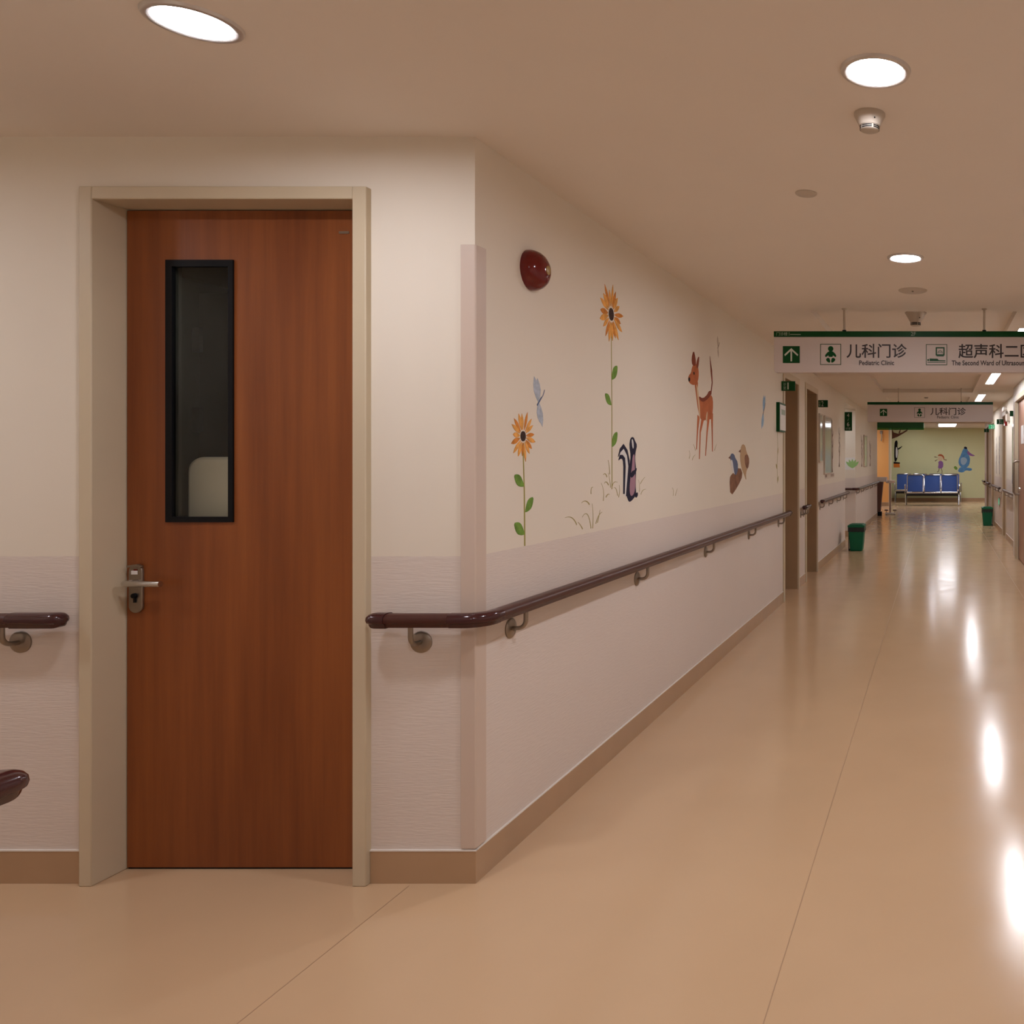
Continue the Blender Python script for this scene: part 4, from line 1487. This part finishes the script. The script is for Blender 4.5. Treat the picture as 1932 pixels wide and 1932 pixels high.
q.build('flipper', C_BLACK, pn)
br = Paint('end')
br.px([(1683, 808), (1686, 816), (1694, 818), (1702, 816), (1710, 811), (1711, 808), (1713, 809), (1712, 813), (1704, 818), (1694, 824), (1683, 828)], 0.4)
br.px([(1695, 817), (1699, 809), (1700, 809), (1698, 817)], 0.7)
tag(br.build('branch_painting', C_BARK), 'dark tree branch painted at the upper edge of the green wall', 'wall painting')

# ================================================================== RECEPTION AREA
rc = thing('reception_counter', (-2.2, 20.45, 0), 'dark brown reception counter with pale top at the left wall end', 'counter')
cb = MB()
cb.prism([(-3.6, 0.10), (-1.432, 0.10), (-1.362, 0.845), (-3.6, 0.845)], 'y', 20.30, 20.54)
cb.build('body', COUNTER, rc, False, 0.006)
MB().box(-3.6, -1.27, 20.25, 20.56, 0.845, 0.96).build('counter_top', TOPW, rc, False, 0.008)
MB().box(-3.6, -1.40, 20.34, 20.53, 0.0, 0.10).build('plinth', DARK, rc, False)
ps = thing('round_table', (-1.215, 20.85, 0), 'slim pedestal table with small round top beside the counter', 'table')
MB().lathe([(0.10, 0.80), (0.128, 0.835), (0.130, 0.862), (0.118, 0.872)], (-1.215, 20.85, 0), 'z', 32).build('tabletop', TOPW, ps)
MB().tube([(-1.215, 20.85, 0.05), (-1.215, 20.85, 0.81)], 0.022, 16).build('pole', mat('pink_steel', (0.45, 0.33, 0.28), 0.35, metal=0.4), ps)
MB().box(-1.345, -1.085, 20.75, 20.95, 0.012, 0.05).build('base', WHITEP, ps, False, 0.005)
for x in (-1.31, -1.10):
    MB().lathe([(0.018, 0.0), (0.018, 0.012)], (x, 20.85, 0), 'z', 14).build('foot', DARK, ps)
    MB().box(x - 0.045, x + 0.045, 20.77, 20.93, 0.10, 0.125).build('pedal', COUNTER, ps, False)
    MB().box(x - 0.008, x + 0.008, 20.84, 20.86, 0.049, 0.101).build('pedal_post', STEEL, ps, False)
hs = thing('overhead_sign', (-1.2, 21.56, 2.22), 'long green fascia sign above the reception counter', 'sign')
MB().box(-3.6, -0.372, 21.5, 21.62, 2.225, 2.372).build('fascia', FASCIA, hs, False, 0.004)
MB().box(-3.6, -0.372, 21.49, 21.63, 2.175, 2.2248).build('lower_edge', GREENGLASS, hs, False)
for x in (-3.0, -0.9):
    MB().tube([(x, 21.56, 2.37), (x, 21.56, 2.40)], 0.012, 10).build('hanger_rod', STEEL, hs)
ht = thing('wall_bracket', (-1.72, 24.9, 2.0), 'small dark bracket hanging on the orange wall', 'bracket')
MB().tube([(-1.72, 24.88, 2.24), (-1.72, 24.82, 2.22), (-1.70, 24.82, 2.08), (-1.72, 24.82, 1.96)], 0.016, 10).build('arm', STEEL, ht)
MB().box(-1.76, -1.68, 24.86, 24.9, 2.18, 2.28).build('wall_plate', STEEL, ht, False)

# ================================================================== WAITING SEATS
def bench(cx, y, n, label):
    o = thing('waiting_bench', (cx, y, 0), label, 'bench', 'blue waiting benches')
    W = 0.53
    x0 = cx - n * W / 2
    BLK = mat('under_seat', (0.03, 0.026, 0.022), 0.5)
    for k in range(n):
        a, b = x0 + k * W + 0.02, x0 + (k + 1) * W - 0.02
        # seat pan with rolled front, backrest leaning back
        s_ = MB()
        prof = [(y - 0.26, 0.36), (y - 0.285, 0.385), (y - 0.28, 0.415), (y - 0.25, 0.425), (y + 0.18, 0.395), (y + 0.22, 0.40), (y + 0.22, 0.37), (y + 0.18, 0.365), (y - 0.25, 0.385)]
        s_.prism(prof, 'x', a, b)
        s_.build('seat', CHROME if False else BLUE, o, True)
        r_ = MB()
        r_.tube([(a, y - 0.285, 0.40), (b, y - 0.285, 0.40)], 0.026, 10)
        r_.build('front_roll', CHROME, o)
        bk = MB()
        prof = [(y + 0.20, 0.42), (y + 0.235, 0.42), (y + 0.345, 0.90), (y + 0.33, 0.925), (y + 0.305, 0.90)]
        bk.prism(prof, 'x', a + 0.012, b - 0.012)
        bk.build('backrest', BLUE, o, True, 0.004)
        fr_ = MB()
        fr_.tube([(a, y + 0.185, 0.41), (a, y + 0.30, 0.905), (a + 0.03, y + 0.308, 0.927), (b - 0.03, y + 0.308, 0.927), (b, y + 0.30, 0.905), (b, y + 0.185, 0.41)], 0.013, 8)
        fr_.build('back_frame', CHROME, o)
    MB().box(x0, x0 + n * W, y - 0.05, y + 0.03, 0.29, 0.36).build('beam', BLK, o, False)
    for k in range(1, n):
        MB().box(x0 + k * W - 0.02, x0 + k * W + 0.02, y - 0.22, y + 0.2, 0.325, 0.372).build('seat_support', BLK, o, False)
    for s, xx in ((-1, x0), (1, x0 + n * W)):
        lg_ = MB()
        lg_.tube([(xx + s * 0.01, y - 0.30, 0.018), (xx + s * 0.01, y - 0.24, 0.05), (xx + s * 0.01, y - 0.06, 0.31), (xx + s * 0.01, y + 0.02, 0.31), (xx + s * 0.01, y + 0.26, 0.05), (xx + s * 0.01, y + 0.32, 0.018)],
                 [0.016, 0.022, 0.026, 0.026, 0.022, 0.016], 10)
        for yy in (-0.30, 0.32):
            lg_.lathe([(0.02, 0.0), (0.02, 0.02)], (xx + s * 0.01, y + yy, 0), 'z', 12)
        lg_.build('leg', CHROME, o)
        ar = MB()
        ar.tube([(xx + s * 0.03, y + 0.22, 0.40), (xx + s * 0.035, y + 0.20, 0.60), (xx + s * 0.035, y + 0.12, 0.64), (xx + s * 0.035, y - 0.18, 0.64), (xx + s * 0.035, y - 0.23, 0.60), (xx + s * 0.03, y - 0.20, 0.36)],
                0.014, 8)
        ar.build('armrest', CHROME, o)
    return o


bench(at(1759, 0, 25.2).x, 25.2, 3, 'three-seat blue bench with chrome frame standing in front')
bench(at(1750.8, 0, 27.1).x, 27.1, 4, 'four-seat blue bench behind, close to the green wall')

# ================================================================== BINS
def pedal_bin(cx, y, w, h_, side, label):
    o = thing('pedal_bin', (cx, y, 0), label, 'bin', 'green pedal bins')
    b = w * 0.36
    t_ = w * 0.46
    dp = 0.14
    bd = MB()
    vs = [(cx - b, y - dp * .85, 0), (cx + b, y - dp * .85, 0), (cx + b, y + dp * .85, 0), (cx - b, y + dp * .85, 0),
          (cx - t_, y - dp, h_ * .84), (cx + t_, y - dp, h_ * .84), (cx + t_, y + dp, h_ * .84), (cx - t_, y + dp, h_ * .84)]
    bd.add(vs, [(0, 3, 2, 1), (4, 5, 6, 7), (0, 1, 5, 4), (1, 2, 6, 5), (2, 3, 7, 6), (3, 0, 4, 7)])
    bd.build('body', BIN, o, False, 0.012)
    bg = MB()
    e = 0.006
    n = 10
    top = h_ * 0.90
    zz = [h_ * (0.72 + 0.05 * math.sin(3.1 * k + cx * 5)) for k in range(n)]
    ring = []
    for k in range(n):
        u = k / (n - 1)
        x = cx - t_ - e + (2 * t_ + 2 * e) * u
        ring.append((x, zz[k]))
    bg.prism([(cx - t_ - e, top), *[(x, z) for x, z in ring], (cx + t_ + e, top)], 'y', y - dp - e, y + dp + e)
    bg.build('bin_bag', BAG, o, False)
    ld = MB()
    ld.box(cx - w / 2, cx + w / 2, y - dp - 0.015, y + dp + 0.015, h_ * 0.885, h_ * 0.965)
    ld.prism([(cx - w / 2 + .012, h_ * .965), (cx + w / 2 - .012, h_ * .965), (cx + w / 2 - .04, h_), (cx - w / 2 + .04, h_)], 'y', y - dp, y + dp)
    ld.build('lid', BIN, o, False, 0.006)
    xs = cx + side * (w * 0.46)
    MB().box(xs - 0.008, xs + 0.008, y - 0.05, y + 0.05, 0.0, h_ * 0.88).build('pedal_rod', BAG, o, False)
    MB().box(min(xs, cx + side * b), max(xs, cx + side * b), y - 0.03, y + 0.03, 0.004, 0.03).build('pedal', BAG, o, False)
    xs2 = cx + side * (w * 0.40)
    MB().box(xs2 - 0.010, xs2 + 0.010, y - 0.06, y + 0.04, 0.03, h_ * 0.80).build('side_strip', WHITEP, o, False)


pedal_bin(-1.235, 12.5, 0.255, 0.405, -1, 'green pedal bin by the left wall at the side passage')
pedal_bin(1.035, 17.35, 0.235, 0.395, 1, 'green pedal bin by the right wall')

# ================================================================== SMALL THINGS ON THE RIGHT WALL
ex = thing('exit_sign', (XR, 15.75, 0.58), 'small green exit sign low on the right wall', 'sign')
p = [(15.60 + 0.15 + 0.13 * math.cos(a) * (1), 0.58 + 0.085 * math.sin(a)) for a in [2 * PI * k / 24 for k in range(24)]]
MB().prism(p, 'x', XR - 0.02, XR).build('housing', GREYP, ex, False)
p = [(15.75 + 0.11 * math.cos(a), 0.58 + 0.068 * math.sin(a)) for a in [2 * PI * k / 24 for k in range(24)]]
MB().prism(p, 'x', XR - 0.023, XR - 0.02).build('lit_face', emit('exit_glow', (0.12, 0.8, 0.42), 0.55), ex, False)
q = MB()
q.prism(blob(15.76, 0.62, 0.014, 0.014, 12), 'x', XR - 0.0245, XR - 0.023)
q.prism(stroke([(15.76, 0.605), (15.75, 0.575), (15.72, 0.54)], 0.02), 'x', XR - 0.0245, XR - 0.023)
q.prism(stroke([(15.75, 0.575), (15.78, 0.55)], 0.016), 'x', XR - 0.0243, XR - 0.023)
q.build('running_figure', PAPER, ex, False)
el = thing('emergency_lamp', (XR, 13.6, 2.1), 'twin-headed emergency lamp high on the right wall', 'lamp')
MB().box(XR - 0.05, XR, 13.55, 13.85, 2.02, 2.14).build('housing', GREYP, el, False, 0.004)
for yy in (13.6, 13.8):
    MB().tube([(XR - 0.03, yy, 2.14), (XR - 0.05, yy, 2.19)], 0.01, 8).build('neck', STEEL, el)
    MB().lathe([(0.022, 0.0), (0.04, -0.05), (0.038, -0.06)], (XR - 0.05, yy, 2.22), 'x', 18).build('lamp_head', WHITEP, el)
rs = thing('alarm_strobe', (XR, 14.1, 1.99), 'small red alarm strobe beside the third doorway', 'alarm')
MB().box(XR - 0.05, XR, 14.05, 14.15, 1.96, 2.06).build('housing', RED, rs, False, 0.006)
